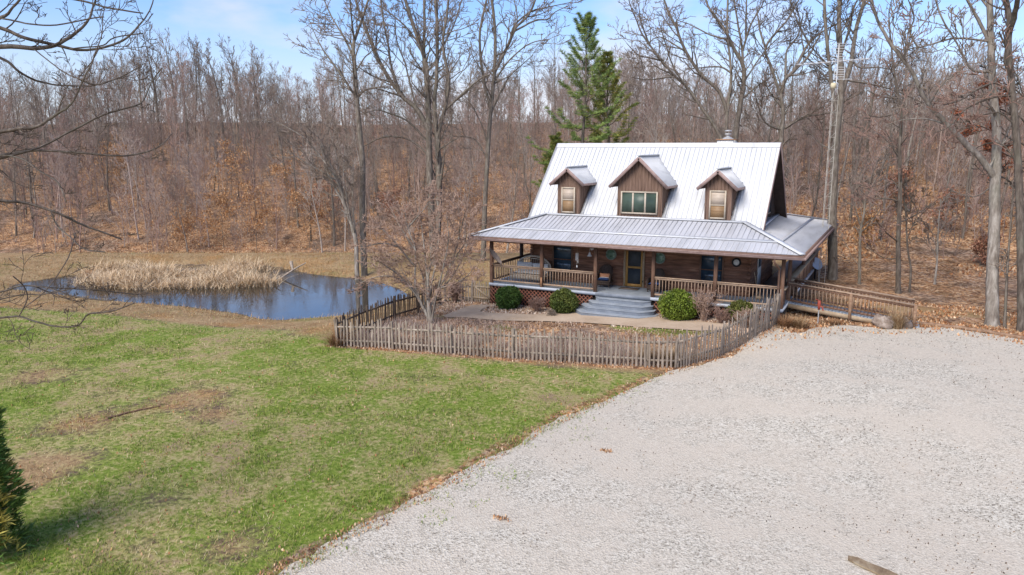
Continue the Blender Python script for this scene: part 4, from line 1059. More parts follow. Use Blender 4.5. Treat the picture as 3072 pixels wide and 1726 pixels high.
def tree_thing(name, label, brs, base, mtrunk, mtwig, group=None, split=.035, cat='tree'):
    """trunk and main limbs as one part, the twig crown as another"""
    t = thing(name, label, cat, tuple(base), group)
    a = [b for b in brs if b[2][0] >= split]; c = [b for b in brs if b[2][0] < split]
    if a: mb = MB(); tubes(mb, a); mb.build('trunk', mtrunk, t, True)
    if c: mb = MB(); tubes(mb, c); mb.build('crown', mtwig, t, True)
    return t
PH = dict(seg=[8, 6, 5, 4, 3], wob=[.08, .13, .17, .2, .2], trop=[.05, .06, .05, .03, .0], end=.3, rmin=.017, n=[8, 4, 4, 3, 2], t0=[.3, .25, .2, .2], ang=(22, 58), lr=[.5, .55, .55, .6], rr=.5)

def hero(name, label, limbs, depth, wpx, mtrunk='bark', mtwig='twig', seed=1, dens=1.0, maxl=3, L0=3.2, base=None, group=None, spread=2.2, t0s=None, P=PH, split=.03, twigend=True):
    """limbs: pixel polylines (first is the trunk from the ground up) with start and end widths in photograph pixels;
    every limb gets its own depth slope so the crown has real volume"""
    rg = np.random.default_rng(seed); out = []; pxm = FPX/depth
    W3 = []
    for i, (pl, w0, w1) in enumerate(limbs):
        pl = np.array(pl, float); n = len(pl)
        dz = 0 if i == 0 else rg.uniform(-spread, spread)
        pts = []
        for k, (px, py) in enumerate(pl):
            pts.append(atd(px, py, depth+dz*(k/(n-1))**1.2 + (0 if (i == 0 or k == 0) else rg.normal()*.08)))
        pts = np.array(pts)
        if i > 0 and W3:   # start exactly on the nearest point of the wood already there
            allp = np.vstack(W3); dd = np.linalg.norm(allp-pts[0], axis=1); k = np.argmin(dd)
            if dd[k] < 3.0: pts += (allp[k]-pts[0])*np.linspace(1, 0, n)[:, None]**2
        if i == 0:
            x, y = pts[0][:2]
            g = hz(x, y); below = pts[0][2]-g
            if below > .1: pts = np.vstack([[x, y, g-.3], pts])
            else: pts[0][2] = min(pts[0][2], g-.3)
        q = resample(pts, .012*w0/pxm*(1.2 if i == 0 else 3), rg, 4)
        rad = np.linspace(w0/pxm/2, max(w1/pxm/2, .012), len(q))
        if i == 0: rad[:2] *= 1.25
        W3.append(q); out.append((0, q, rad))
        if twigend or i > 0:
            t0 = (t0s or {}).get(i, .55 if i == 0 else .2)
            limb_children(rg, out, q, rad, P, 1, maxl, dens*1.9, t0, L0)
            d = unit(q[-1]-q[-2]); e = unit(d+np.array([0, 0, .2]))
            if w1 > 3: grow(rg, out, q[-1], e, L0*1.3, rad[-1], 0, 2, dict(P, n=[6, 4, 3], t0=[.1, .2, .2]))
    b = base if base is not None else W3[0][0]+np.array([0, 0, .3])
    return tree_thing(name, label, out, b, M[mtrunk], M[mtwig], group, split)

# tree at the edge of the pond with a pale trunk, and the leaning tree beside it
hero('bare_tree', 'tall bare tree at the right end of the pond, straight trunk with forked top', [
    ([(1092, 790), (1087, 642), (1088, 504), (1080, 400), (1074, 340), (1070, 280), (1064, 199), (1060, 137), (1075, 90), (1088, 53), (1111, -20)], 21, 6),
    ([(1060, 295), (1011, 215), (968, 152), (943, 100), (927, 59)], 8, 2), ([(1061, 174), (1036, 115), (1005, 68), (983, 25), (965, -20)], 8, 4),
    ([(1077, 289), (1099, 267), (1142, 261), (1180, 268)], 6, 2), ([(1070, 218), (1095, 174), (1114, 155), (1140, 120)], 5, 2), ([(1063, 130), (1055, 62), (1049, -20)], 8, 4),
    ([(1066, 300), (1040, 262), (1010, 240)], 4, 1), ([(1060, 180), (1030, 110), (1012, 60)], 4, 2)], 50, 0, seed=11, dens=1.2)
hero('bare_tree', 'leaning many-stemmed bare tree arching left over the end of the pond', [
    ([(1070, 792), (1066, 711), (1052, 665), (1038, 625)], 15, 10),
    ([(1038, 625), (1021, 566), (993, 514), (949, 455), (903, 407), (831, 367)], 9, 2), ([(1038, 625), (1015, 540), (985, 480), (960, 420), (930, 370)], 7, 2), ([(1036, 620), (1020, 530), (1005, 450), (985, 380)], 6, 2),
    ([(1030, 590), (985, 530), (920, 490), (860, 450)], 6, 2), ([(1052, 665), (1040, 590), (1030, 520), (1035, 440)], 6, 2), ([(1066, 720), (1060, 640), (1058, 560), (1062, 480)], 6, 2)], 49.3, 0, seed=12, dens=1.6, L0=2.4, mtrunk='palebark', spread=2.5)
# big twin-trunked tree left of the house
hero('bare_tree', 'largest bare tree left of the house, twin trunks and many rising limbs', [
    ([(1302, 772), (1297, 700), (1294, 638), (1289, 538), (1287, 450), (1286, 373), (1284, 310), (1282, 280), (1279, 199), (1260, 134), (1235, 62), (1210, -20)], 26, 9),
    ([(1304, 772), (1316, 690), (1318, 600), (1317, 504), (1315, 440), (1310, 404), (1304, 311), (1310, 230), (1311, 93), (1304, -20)], 20, 8),
    ([(1287, 390), (1251, 327), (1204, 286), (1142, 193), (1100, 90), (1080, 40), (1060, -20)], 15, 6), ([(1285, 290), (1273, 174), (1273, 93), (1273, -20)], 12, 7),
    ([(1317, 420), (1330, 360), (1341, 311), (1347, 236), (1329, 134), (1341, 47), (1347, -20)], 11, 6), ([(1338, 320), (1385, 280), (1441, 236), (1470, 225)], 8, 3), ([(1333, 160), (1363, 84), (1388, -10)], 7, 4),
    ([(1210, 290), (1180, 210), (1165, 130), (1150, 60), (1142, -10)], 8, 4), ([(1250, 325), (1230, 250), (1215, 190), (1190, 120), (1185, 40)], 7, 3), ([(1262, 150), (1225, 90), (1170, 40), (1120, 10)], 6, 3),
    ([(1288, 430), (1225, 365), (1165, 340), (1130, 330), (1085, 345)], 6, 2), ([(1290, 470), (1260, 440), (1215, 415), (1150, 412), (1090, 440)], 6, 3), ([(1311, 200), (1330, 120), (1322, 40)], 5, 3)], 52, 0, seed=13, dens=1.1, L0=3.4, spread=3.2)
hero('bare_tree', 'tall bare tree just left of the house roof, one limb reaching right over the sky', [
    ([(1450, 752), (1453, 670), (1457, 566), (1467, 400), (1473, 327), (1483, 218), (1485, 93), (1473, -20)], 17, 8),
    ([(1474, 320), (1455, 250), (1441, 155), (1441, 87), (1456, 16), (1462, -20)], 9, 5), ([(1484, 224), (1525, 140), (1546, 87), (1578, 56), (1599, 19), (1612, -20)], 10, 5),
    ([(1531, 120), (1544, 75), (1596, 34), (1640, 23), (1718, 6)], 7, 2), ([(1540, 100), (1603, 65), (1643, 59), (1665, 37), (1702, 19)], 6, 2), ([(1545, 90), (1553, 50), (1540, -10)], 5, 3),
    ([(1484, 235), (1530, 175), (1590, 130), (1650, 118)], 6, 2), ([(1472, 340), (1520, 240), (1560, 200), (1600, 165)], 6, 2), ([(1450, 450), (1438, 380), (1415, 320), (1380, 270)], 5, 2), ([(1460, 500), (1435, 440), (1410, 415), (1340, 408)], 5, 2)], 54, 0, seed=14, dens=1.0)
# group behind the house
hero('bare_tree', 'forked bare tree behind the chimney, upper trunks close together', [
    ([(2200, 700), (2200, 560), (2206, 410), (2218, 330), (2231, 249), (2228, 193), (2203, 149), (2172, 87), (2131, 31), (2110, -20)], 22, 5),
    ([(2228, 193), (2226, 140), (2215, 80), (2200, -20)], 9, 5), ([(2234, 243), (2262, 199), (2299, 149), (2340, 110)], 7, 3), ([(2228, 150), (2253, 72), (2284, 19), (2300, -20)], 7, 3), ([(2226, 120), (2235, 60), (2240, -20)], 7, 4)], 56, 0, seed=15, dens=1.0)
hero('bare_tree', 'slender bare tree left of the chimney with a kinked trunk and level branches', [
    ([(2180, 700), (2178, 560), (2178, 407), (2184, 317), (2193, 249), (2191, 187), (2182, 93), (2184, -20)], 13, 6),
    ([(2176, 330), (2153, 271), (2103, 224), (2057, 155), (2029, 87), (2004, 31), (1985, -20)], 12, 5), ([(2194, 222), (2159, 202), (2091, 205), (2054, 207)], 6, 2), ([(2183, 130), (2130, 110), (2080, 80), (2030, 60)], 6, 2), ([(2060, 160), (2015, 130), (1975, 112), (1930, 140)], 5, 2)], 55, 0, seed=16, dens=1.0)
hero('bare_tree', 'strongly leaning bare trunk rising left from behind the chimney', [
    ([(2215, 640), (2190, 500), (2159, 407), (2110, 330), (2060, 261), (2026, 230), (1985, 183), (1948, 134), (1926, 103)], 14, 5),
    ([(1985, 183), (1955, 175), (1915, 165), (1880, 130)], 6, 2), ([(2026, 230), (1985, 235), (1940, 240), (1895, 232)], 5, 2), ([(1950, 136), (1925, 70), (1915, 10)], 6, 2), ([(2060, 261), (2020, 200), (1990, 110), (1975, 60)], 6, 2)], 53, 0, seed=17, dens=1.3)
hero('bare_tree', 'bare tree with low spreading branches behind the right end of the roof', [
    ([(2340, 720), (2342, 560), (2344, 414), (2350, 342), (2344, 289), (2356, 240), (2381, 215)], 17, 9),
    ([(2381, 215), (2406, 165), (2427, 131), (2471, 93), (2520, 70)], 10, 4), ([(2346, 295), (2312, 199), (2297, 146), (2334, 93), (2356, 68), (2385, 20)], 9, 4), ([(2300, 150), (2280, 90), (2270, 20)], 7, 3), ([(2358, 235), (2359, 187), (2362, 149), (2395, 105), (2410, 40)], 8, 3),
    ([(2350, 386), (2412, 351), (2471, 342), (2530, 330)], 7, 3), ([(2345, 400), (2297, 373), (2272, 311), (2262, 260)], 7, 3), ([(2344, 420), (2300, 440), (2268, 430)], 5, 2), ([(2406, 170), (2440, 190), (2480, 220)], 6, 2), ([(2427, 131), (2390, 60), (2370, 0)], 6, 3)], 54, 0, seed=18, dens=1.1, mtrunk='bark', mtwig='darktwig')
hero('bare_tree', 'stout bare tree standing beside the antenna mast behind the ramp', [
    ([(2494, 880), (2498, 800), (2496, 657), (2501, 550), (2506, 450), (2514, 358), (2524, 280), (2521, 174), (2518, 93), (2518, -30)], 31, 11),
    ([(2524, 290), (2552, 202), (2561, 140), (2571, 78), (2600, -30)], 16, 11), ([(2515, 350), (2497, 260), (2490, 199), (2477, 93), (2473, -30)], 14, 9), ([(2524, 180), (2545, 100), (2560, 30)], 8, 4),
    ([(2510, 460), (2470, 440), (2450, 420)], 4, 2), ([(2505, 560), (2540, 540), (2535, 500)], 4, 1), ([(2560, 150), (2580, 190), (2640, 200), (2700, 215)], 6, 2), ([(2490, 200), (2450, 160), (2410, 120), (2370, 130)], 6, 2), ([(2535, 240), (2600, 250), (2680, 270), (2770, 310)], 7, 2)], 42.5, 0, seed=19, dens=.75, L0=2.8, t0s={0: .62}, mtwig='darktwig')
hero('bare_tree', 'dark slim bare tree with drooping branches rising behind the ramp middle', [
    ([(2694, 905), (2695, 800), (2695, 699), (2701, 574), (2699, 450), (2704, 358), (2692, 274), (2679, 187), (2673, 124)], 18, 5),
    ([(2687, 603), (2660, 596), (2612, 595), (2580, 570)], 5, 2), ([(2705, 674), (2760, 640), (2819, 595)], 5, 2), ([(2690, 782), (2660, 780), (2633, 765), (2600, 740)], 4, 1), ([(2688, 715), (2650, 690), (2629, 661)], 5, 2), ([(2700, 500), (2740, 450), (2775, 400)], 5, 2), ([(2695, 300), (2640, 290), (2600, 270)], 5, 2), ([(2690, 330), (2640, 350), (2600, 345)], 5, 2), ([(2680, 200), (2720, 150), (2735, 90)], 5, 2), ([(2698, 470), (2660, 420), (2630, 400)], 4, 2)],
    38.5, 0, seed=20, dens=1.0, L0=2.2, mtrunk='darkbark', mtwig='redtwig', t0s={0: .4})
hero('bare_tree', 'great pale trunk at the right edge of the gravel, long limb leaning to upper left', [
    ([(2976, 988), (2977, 900), (2977, 823), (2983, 657), (2985, 554), (2989, 491), (2990, 400), (2982, 300), (2975, 187), (2972, 93), (2968, -30)], 38, 17),
    ([(2986, 545), (2936, 475), (2894, 435), (2826, 361), (2776, 299), (2732, 211), (2676, 137), (2633, 62), (2612, -20)], 20, 6), ([(2974, 130), (2934, 56), (2890, -20)], 12, 7), ([(2968, 124), (2925, 118), (2863, 115), (2801, 131), (2754, 143), (2700, 150)], 7, 3),
    ([(2976, 220), (2919, 215), (2891, 171), (2863, 118), (2826, 56), (2800, -20)], 9, 5), ([(2960, 505), (3000, 440), (3040, 400)], 8, 3), ([(2732, 211), (2720, 130), (2740, 60), (2725, 0)], 7, 3), ([(2776, 299), (2830, 240), (2880, 220), (2930, 225)], 7, 3), ([(2826, 361), (2770, 350), (2700, 360), (2650, 380)], 6, 2), ([(2985, 560), (2930, 590), (2880, 585)], 5, 2), ([(2990, 470), (3030, 380), (3060, 330)], 8, 4)],
    31.5, 0, seed=21, dens=.8, L0=2.4, mtrunk='palebark', mtwig='twig', t0s={0: .6}, spread=2.5)
hero('bare_tree', 'dark trunk at the right picture edge beyond the gravel', [
    ([(3066, 1004), (3064, 900), (3062, 700), (3050, 430), (3034, 250), (3026, 140), (3028, 62), (3012, -30)], 26, 16), ([(3028, 100), (3045, 40), (3058, -30)], 18, 12), ([(3036, 270), (2990, 240), (2930, 265), (2880, 300), (2830, 315)], 8, 3), ([(3040, 300), (2980, 300), (2900, 330), (2850, 380), (2800, 400)], 7, 2), ([(3055, 480), (3010, 430), (2960, 430), (2900, 460)], 6, 2), ([(3046, 380), (3000, 340), (2950, 345), (2900, 350)], 6, 2)],
    30.5, 0, seed=22, dens=1.0, L0=2.0, mtrunk='darkbark', mtwig='redtwig', t0s={0: .7})
hero('sapling', 'thin straight sapling just right of the great pale trunk', [([(3015, 993), (3018, 885), (3025, 765), (3035, 640), (3040, 560)], 9, 3), ([(3020, 820), (2990, 800), (2965, 790)], 3, 1), ([(3028, 720), (3050, 690), (3070, 640)], 3, 1)], 31, 0, seed=23, dens=1.4, L0=1.2, t0s={0: .3})
hero('sapling', 'small bare tree with arching top between the antenna tree and the dark slim tree', [([(2577, 880), (2579, 800), (2581, 699), (2591, 649), (2600, 587), (2637, 525)], 11, 4), ([(2585, 680), (2560, 600), (2550, 540)], 4, 2), ([(2595, 620), (2570, 560), (2590, 500)], 4, 2), ([(2600, 590), (2615, 530), (2640, 470)], 4, 2), ([(2579, 800), (2560, 775), (2548, 760)], 3, 1)], 41, 0, seed=24, dens=1.5, L0=1.8, mtwig='twig', t0s={0: .4})
hero('sapling', 'pale thin leaning sapling on the leaf covered bank above the timber edging', [([(2800, 895), (2806, 830), (2811, 782), (2815, 682), (2822, 600)], 9, 3), ([(2812, 780), (2790, 730), (2780, 690)], 3, 1), ([(2814, 700), (2840, 650), (2850, 610)], 3, 1)], 40.5, 0, seed=25, dens=1.4, L0=1.4, mtrunk='palebark', t0s={0: .35})
hero('sapling', 'dark crooked sapling just right of the dark slim tree', [([(2726, 905), (2730, 850), (2732, 802), (2722, 740), (2718, 650), (2712, 587), (2718, 520)], 9, 3), ([(2720, 720), (2745, 660), (2760, 610)], 3, 1)], 38.8, 0, seed=26, dens=1.3, L0=1.5, mtrunk='darkbark', mtwig='darktwig', t0s={0: .4})
# the ornamental tree inside the fence
PO = dict(PH, seg=[6, 6, 5, 4, 3], wob=[.16, .2, .24, .26, .26], trop=[.04, .02, .0, -.02, -.02], rmin=.0135, n=[6, 4, 4, 3], ang=(25, 75), rr=.55)
hero('ornamental_tree', 'wide many-stemmed ornamental tree with pinkish bare twigs inside the picket fence', [
    ([(1290, 1012), (1291, 966), (1288, 930), (1284, 890)], 17, 12),
    ([(1292, 990), (1300, 940), (1312, 880), (1330, 800), (1345, 720), (1340, 640)], 9, 2), ([(1286, 975), (1270, 900), (1268, 830), (1232, 740), (1190, 660)], 8, 2), ([(1288, 985), (1278, 949), (1257, 902), (1244, 850), (1246, 752), (1228, 700), (1215, 640)], 12, 3), ([(1284, 890), (1280, 820), (1272, 740), (1262, 660), (1258, 590)], 9, 2), ([(1286, 900), (1298, 840), (1312, 760), (1318, 670), (1312, 600)], 8, 2),
    ([(1290, 930), (1301, 902), (1321, 868), (1350, 839), (1375, 800), (1400, 740), (1405, 690)], 9, 2), ([(1300, 900), (1340, 820), (1370, 740), (1380, 660), (1370, 610)], 7, 2), ([(1257, 902), (1210, 840), (1160, 800), (1110, 770)], 7, 2), ([(1246, 800), (1195, 740), (1150, 690), (1100, 680)], 6, 2),
    ([(1253, 870), (1190, 830), (1130, 830), (1080, 850)], 5, 2), ([(1325, 865), (1370, 850), (1400, 830), (1425, 800)], 6, 2), ([(1356, 839), (1380, 770), (1395, 735), (1400, 690)], 5, 2), ([(1246, 752), (1200, 680), (1170, 620)], 5, 2), ([(1262, 660), (1290, 610), (1300, 570)], 5, 2), ([(1195, 740), (1150, 730), (1095, 740)], 5, 2), ([(1370, 740), (1385, 680), (1395, 640)], 5, 2)],
    33.6, 0, seed=27, dens=3.1, maxl=3, L0=1.5, mtrunk='palebark', mtwig='paletwig', spread=1.9, t0s={0: .7}, P=PO, split=.03)
# tree standing out of the picture on the left, its boughs reaching in
PL = dict(PH, wob=[.14, .17, .2, .22, .22], trop=[.0, .02, .02, .02, .0], rmin=.005, end=.25, rr=.55, n=[5, 4, 3, 2])
LT = [([(-460, 1500), (-455, 1200), (-440, 900), (-420, 600), (-400, 300), (-390, 50), (-380, -200)], 70, 30),
    ([(-395, 240), (-200, 170), (0, 143), (100, 148), (168, 137), (224, 103), (264, 62), (280, 22), (292, -20)], 24, 7), ([(-390, 60), (-200, 40), (0, 90), (72, 118), (162, 137), (230, 152), (292, 148), (367, 124), (417, 78), (448, 34), (463, -10)], 18, 3),
    ([(168, 137), (224, 137), (299, 134), (342, 112), (430, 100)], 7, 2), ([(-400, 300), (-200, 120), (0, 174), (56, 215), (112, 243), (171, 255), (240, 258)], 15, 5), ([(72, 205), (140, 215), (199, 230), (260, 245)], 6, 2), ([(240, 258), (262, 215), (280, 180), (300, 140)], 5, 2),
    ([(-410, 480), (-200, 450), (0, 414), (60, 398), (109, 389), (174, 345), (215, 314), (240, 261), (277, 190)], 20, 4), ([(215, 314), (280, 289), (361, 239), (420, 200)], 9, 2), ([(-415, 560), (-100, 520), (60, 480), (134, 450), (218, 401), (311, 351), (398, 323), (429, 305), (454, 249), (485, 205)], 14, 3),
    ([(-380, -50), (-150, 40), (0, 47), (40, 19), (75, -20)], 18, 10), ([(0, 10), (31, 31), (93, 56), (168, 68), (258, 56), (310, 50)], 8, 2), ([(-380, -100), (0, -40), (224, -5), (311, 19), (389, 34), (430, 40)], 12, 3),
    ([(-420, 600), (-200, 500), (0, 466), (116, 452), (249, 460), (352, 468), (415, 462), (477, 441), (518, 400)], 14, 3), ([(-100, 480), (0, 468), (70, 481), (120, 516), (174, 549), (199, 607)], 9, 3), ([(-430, 700), (-200, 620), (0, 616), (83, 620), (174, 645), (249, 678), (323, 703), (365, 719)], 17, 3),
    ([(104, 640), (145, 682), (199, 715), (249, 748), (315, 757)], 7, 2), ([(-440, 950), (-200, 880), (0, 862), (62, 848), (137, 856), (199, 881), (257, 893), (323, 902), (350, 895)], 9, 2), ([(200, 881), (300, 875), (415, 885)], 5, 2),
    ([(-445, 1050), (-200, 980), (0, 956), (58, 951), (100, 964), (166, 980), (232, 978), (265, 943), (332, 935), (402, 910)], 11, 2), ([(97, 960), (100, 902), (75, 860), (40, 830)], 6, 2), ([(100, 905), (153, 860), (207, 773), (225, 700)], 5, 2), ([(-300, 860), (-50, 870), (60, 870), (130, 880), (240, 860)], 6, 2)]
LT = [(p_, a_*.72 if i_ else a_, b_*.8) for i_, (p_, a_, b_) in enumerate(LT)]
hero('bare_tree', 'near bare tree at the left edge, long dark boughs reaching in over the pond', LT, 13.0, 0, seed=28, dens=.95, maxl=3, L0=.95, mtrunk='darkbark', mtwig='darktwig', spread=1.6, P=PL, split=.014)

# ---------------------------------------------------------------- woodland on the hill
def wood_proto(seed, H, r0, crown, nprim, spread, levels=3, lean=.05, seg=None, rmin=.013):
    rg = np.random.default_rng(seed); out = []
    P = dict(seg=seg or [9, 6, 4, 3], wob=[.05, .12, .17, .2], trop=[.10, .09, .06, .03], end=.16, rmin=rmin, n=[nprim, 4.5, 3.6, 2], t0=[crown, .22, .15], ang=spread, lr=[.36, .5, .55], rr=.42, minz=-.05)
    grow(rg, out, (0, 0, -.3), unit(np.array([rg.normal()*lean, rg.normal()*lean, 1])), H, r0, 0, levels, P)
    return out
KINDS = [('tall slim bare tree', 'bark', 'twig', wood_proto(101, 17, .19, .50, 11, (20, 42))), ('broad bare tree', 'bark', 'twig', wood_proto(102, 15.5, .24, .33, 13, (28, 55))),
         ('forking pale bare tree', 'palebark', 'twig', wood_proto(103, 16.5, .20, .40, 10, (18, 38), lean=.09)), ('reddish twigged bare tree', 'bark', 'redtwig', wood_proto(104, 13.5, .16, .30, 13, (25, 52))),
         ('dark crooked bare tree', 'darkbark', 'darktwig', wood_proto(105, 12.5, .17, .30, 11, (28, 60), lean=.16)), ('fine topped bare tree', 'bark', 'twig', wood_proto(106, 18.5, .22, .55, 13, (18, 40))),
         ('small reddish bare tree', 'darkbark', 'redtwig', wood_proto(107, 9.5, .11, .22, 13, (25, 55)))]
KM = []
for nm_, mt, mw, br in KINDS:
    a = MB(); tubes(a, [b for b in br if b[0] == 0 or b[2][0] > .06]); c = MB(); tubes(c, [b for b in br if not (b[0] == 0 or b[2][0] > .06)])
    KM.append((a.mesh('trunk', M[mt], True), c.mesh('crown', M[mw], True)))
fr = np.random.default_rng(77)
ROW = [('low on the wooded hillside beyond the pond', lambda a, e: a < -14 and e < 18), ('halfway up the wooded hillside beyond the pond', lambda a, e: a < -14 and e < 50), ('on the hilltop skyline beyond the pond', lambda a, e: a < -14),
       ('low in the woods right behind the house', lambda a, e: a < 12 and e < 20), ('further back in the woods behind the house', lambda a, e: a < 12),
       ('low on the leafy bank behind the ramp', lambda a, e: e < 16), ('high on the wooded slope above the ramp', lambda a, e: True)]
def tallness(a, d, e):
    far = np.interp(a/d, [-.8, -.62, -.50, -.40, -.33, -.27, -.15, 0, .12, .2, .3, .42, .8], [.56, .60, .70, .66, .62, .62, .62, .60, .60, .54, .52, .58, .60])
    near = np.interp(a/d, [-.8, -.3, 0, .25, .45, .8], [.60, .52, .50, .58, .60, .60])
    S = np.interp(a/d, [-.8, .05, .3, .8], [1.5, 1.5, 1.0, 1.0])
    far *= .78+.48*float(fbm(np.array([a*.05+3]), np.array([d*.03+8]), 2)[0])
    return float(near+(far-near)*np.clip((e/S-22)/22, 0, 1))*S
placed = []; tries = 0
def mind(a, d): return min([(a-x)**2+(d-y)**2 for x, y in placed] or [1e9])
while len(placed) < 230 and tries < 20000:
    tries += 1
    u_ = fr.uniform(-.74, .74); d = (46+fr.random()**.9*78)*np.interp(u_, [-.8, .05, .3, .8], [1.52, 1.5, 1.0, 1.0]); a = u_*d; e = d-hill_start(a)
    if e < 1.0 or mind(a, d) < (2.1+e*.012)**2: continue
    x, y = fromcam(a, d)
    if -1 < x < 18 and y < 19: continue
    placed.append((a, d)); z = hz(x, y)
    k = int(fr.choice(len(KINDS), p=[.22, .15, .14, .17, .09, .15, .08]))
    row = next(t for t, f in ROW if f(a, e)); nm_ = KINDS[k][0]
    lab = f'{nm_} {row}'
    t = thing('bare_tree', lab, 'tree', (x, y, z), f'{nm_}s {row}')
    sc = fr.uniform(.72, 1.22)*tallness(a, d, e)
    t.scale = (sc*fr.uniform(.9, 1.1), sc*fr.uniform(.9, 1.1), sc); t.rotation_euler = (0, 0, fr.uniform(0, 6.28))
    for nme, me in zip(('trunk', 'crown'), KM[k]): link(bpy.data.objects.new(nme, me), t)
# the tallest crowns on the skyline, each standing clear of the mass
SK = [('broad crowned dark oak', wood_proto(401, 15, .26, .30, 15, (18, 46), rmin=.026)), ('upright narrow crowned tree', wood_proto(402, 17, .20, .38, 15, (12, 32), rmin=.026)), ('fan shaped bare tree', wood_proto(403, 14, .24, .22, 17, (16, 40), rmin=.026))]
SM_ = []
for nm_, br in SK:
    a = MB(); tubes(a, [b for b in br if b[0] == 0 or b[2][0] > .07]); c = MB(); tubes(c, [b for b in br if not (b[0] == 0 or b[2][0] > .07)])
    SM_.append((a.mesh('trunk', M['bark'], True), c.mesh('crown', M['twig'], True)))
for i, (px, topy, k) in enumerate([(395, 150, 1), (455, 92, 5), (500, 72, 1), (548, 88, 5), (600, 100, 0), (640, 112, 2), (685, 120, 5), (745, 118, 1), (790, 130, 1), (330, 185, 3), (250, 200, 0), (860, 225, 3), (975, 240, 1), (1165, 235, 3), (1560, 175, 1), (1890, 120, 1), (1960, 150, 5), (2130, 190, 0), (2420, 170, 1), (2630, 170, 3), (2800, 165, 1), (2890, 190, 5)]):
    s_ = (px-1536)/FPX; d = (128+fr.uniform(-8, 10))*float(np.interp(s_, [-.8, .05, .3, .8], [1.38, 1.36, .95, .95])); x, y = fromcam(s_*d, d); z = hz(x, y)
    top = atd(px, topy, d*cp_)[2]; k = (k+i) % 3; Hk = max(p_[2] for b in SK[k][1] for p_ in b[1]); sc = float(np.clip((top-z)/Hk, .6, 2.4)); nm_ = SK[k][0]
    t = thing('bare_tree', f'{nm_} with its crown standing clear on the skyline', 'tree', (x, y, z), f'{nm_}s standing clear on the skyline')
    t.scale = (sc*1.05, sc*1.05, sc); t.rotation_euler = (0, 0, fr.uniform(0, 6.28))
    for nme, me in zip(('trunk', 'crown'), SM_[k]): link(bpy.data.objects.new(nme, me), t)
# the mass of the wood behind and between: one object
lite = [wood_proto(201+i, h, r, c, n, s_, 3 if i < 3 else 2, seg=[7, 4, 3, 2] if i < 3 else None, rmin=.021) for i, (h, r, c, n, s_) in enumerate([(16, .15, .45, 15, (18, 42)), (14, .14, .3, 16, (22, 50)), (11, .10, .2, 16, (25, 55)), (7, .06, .12, 15, (22, 55)), (5, .045, .08, 14, (20, 60))])]
def flat(br, small=3):
    mb = MB()
    for lvl, pts, rad in br: mb.tube(pts, rad, 4 if rad[0] > .08 else 3, 0, cap=False)
    return np.vstack(mb.v), np.vstack(mb.f[4])
LF = [flat(b) for b in lite]
TW = [np.array(c)*np.array([1.13, 1.15, 1.17]) for c in ((.25, .205, .165), (.31, .255, .21), (.29, .20, .16), (.34, .225, .18), (.21, .165, .135), (.38, .33, .285))]
def scatter_wood(n, pick, region, seed, scl, name, label):
    rg = np.random.default_rng(seed); mb = MB(); k = 0
    while k < n:
        a, d = region(rg); e = d-hill_start(a)
        if e < .5: continue
        x, y = fromcam(a, d)
        if -2 < x < 18.5 and y < 19: continue
        V, F = LF[rg.choice(len(LF), p=pick)]; sc = rg.uniform(*scl)*tallness(a, d, e)/(.8 if pick[0] > 0 else .72); t = rg.uniform(0, 6.28); c, s_ = math.cos(t), math.sin(t)
        Q = np.c_[V[:, 0]*c-V[:, 1]*s_, V[:, 0]*s_+V[:, 1]*c, V[:, 2]]*sc+np.array([x, y, hz(x, y)])
        patch = fbm(np.array([a*.06]), np.array([d*.06+40]), 3)[0]
        ci = TW[rg.integers(len(TW))]*.6+(TW[3] if patch > .52 else TW[0])*.4
        mb.add(Q, F, 0, ci*rg.uniform(.75, 1.15)); k += 1
    o = mb.build(name, M['woodmass'], smooth_=True, color=True); kind(o, 'stuff', label); return o
M['woodmass'] = tinted('woodland_mass', .9, var=.2, scale=2)
def reg(d0, d1, p=.7):
    def f(rg): u = rg.uniform(-.78, .78); d = (d0+(d1-d0)*rg.random()**p)*np.interp(u, [-.8, .05, .3, .8], [1.52, 1.5, 1.0, 1.0]); return u*d, d
    return f
scatter_wood(980, [.34, .34, .32, 0, 0], reg(60, 165, .95), 301, (.50, .92), 'far_woodland', 'dense bare winter woodland covering the far hill')
scatter_wood(2300, [0, 0, .02, .49, .49], reg(42, 130, .8), 302, (.45, 1.0), 'undergrowth', 'tangle of bare saplings and brush under the hillside trees')
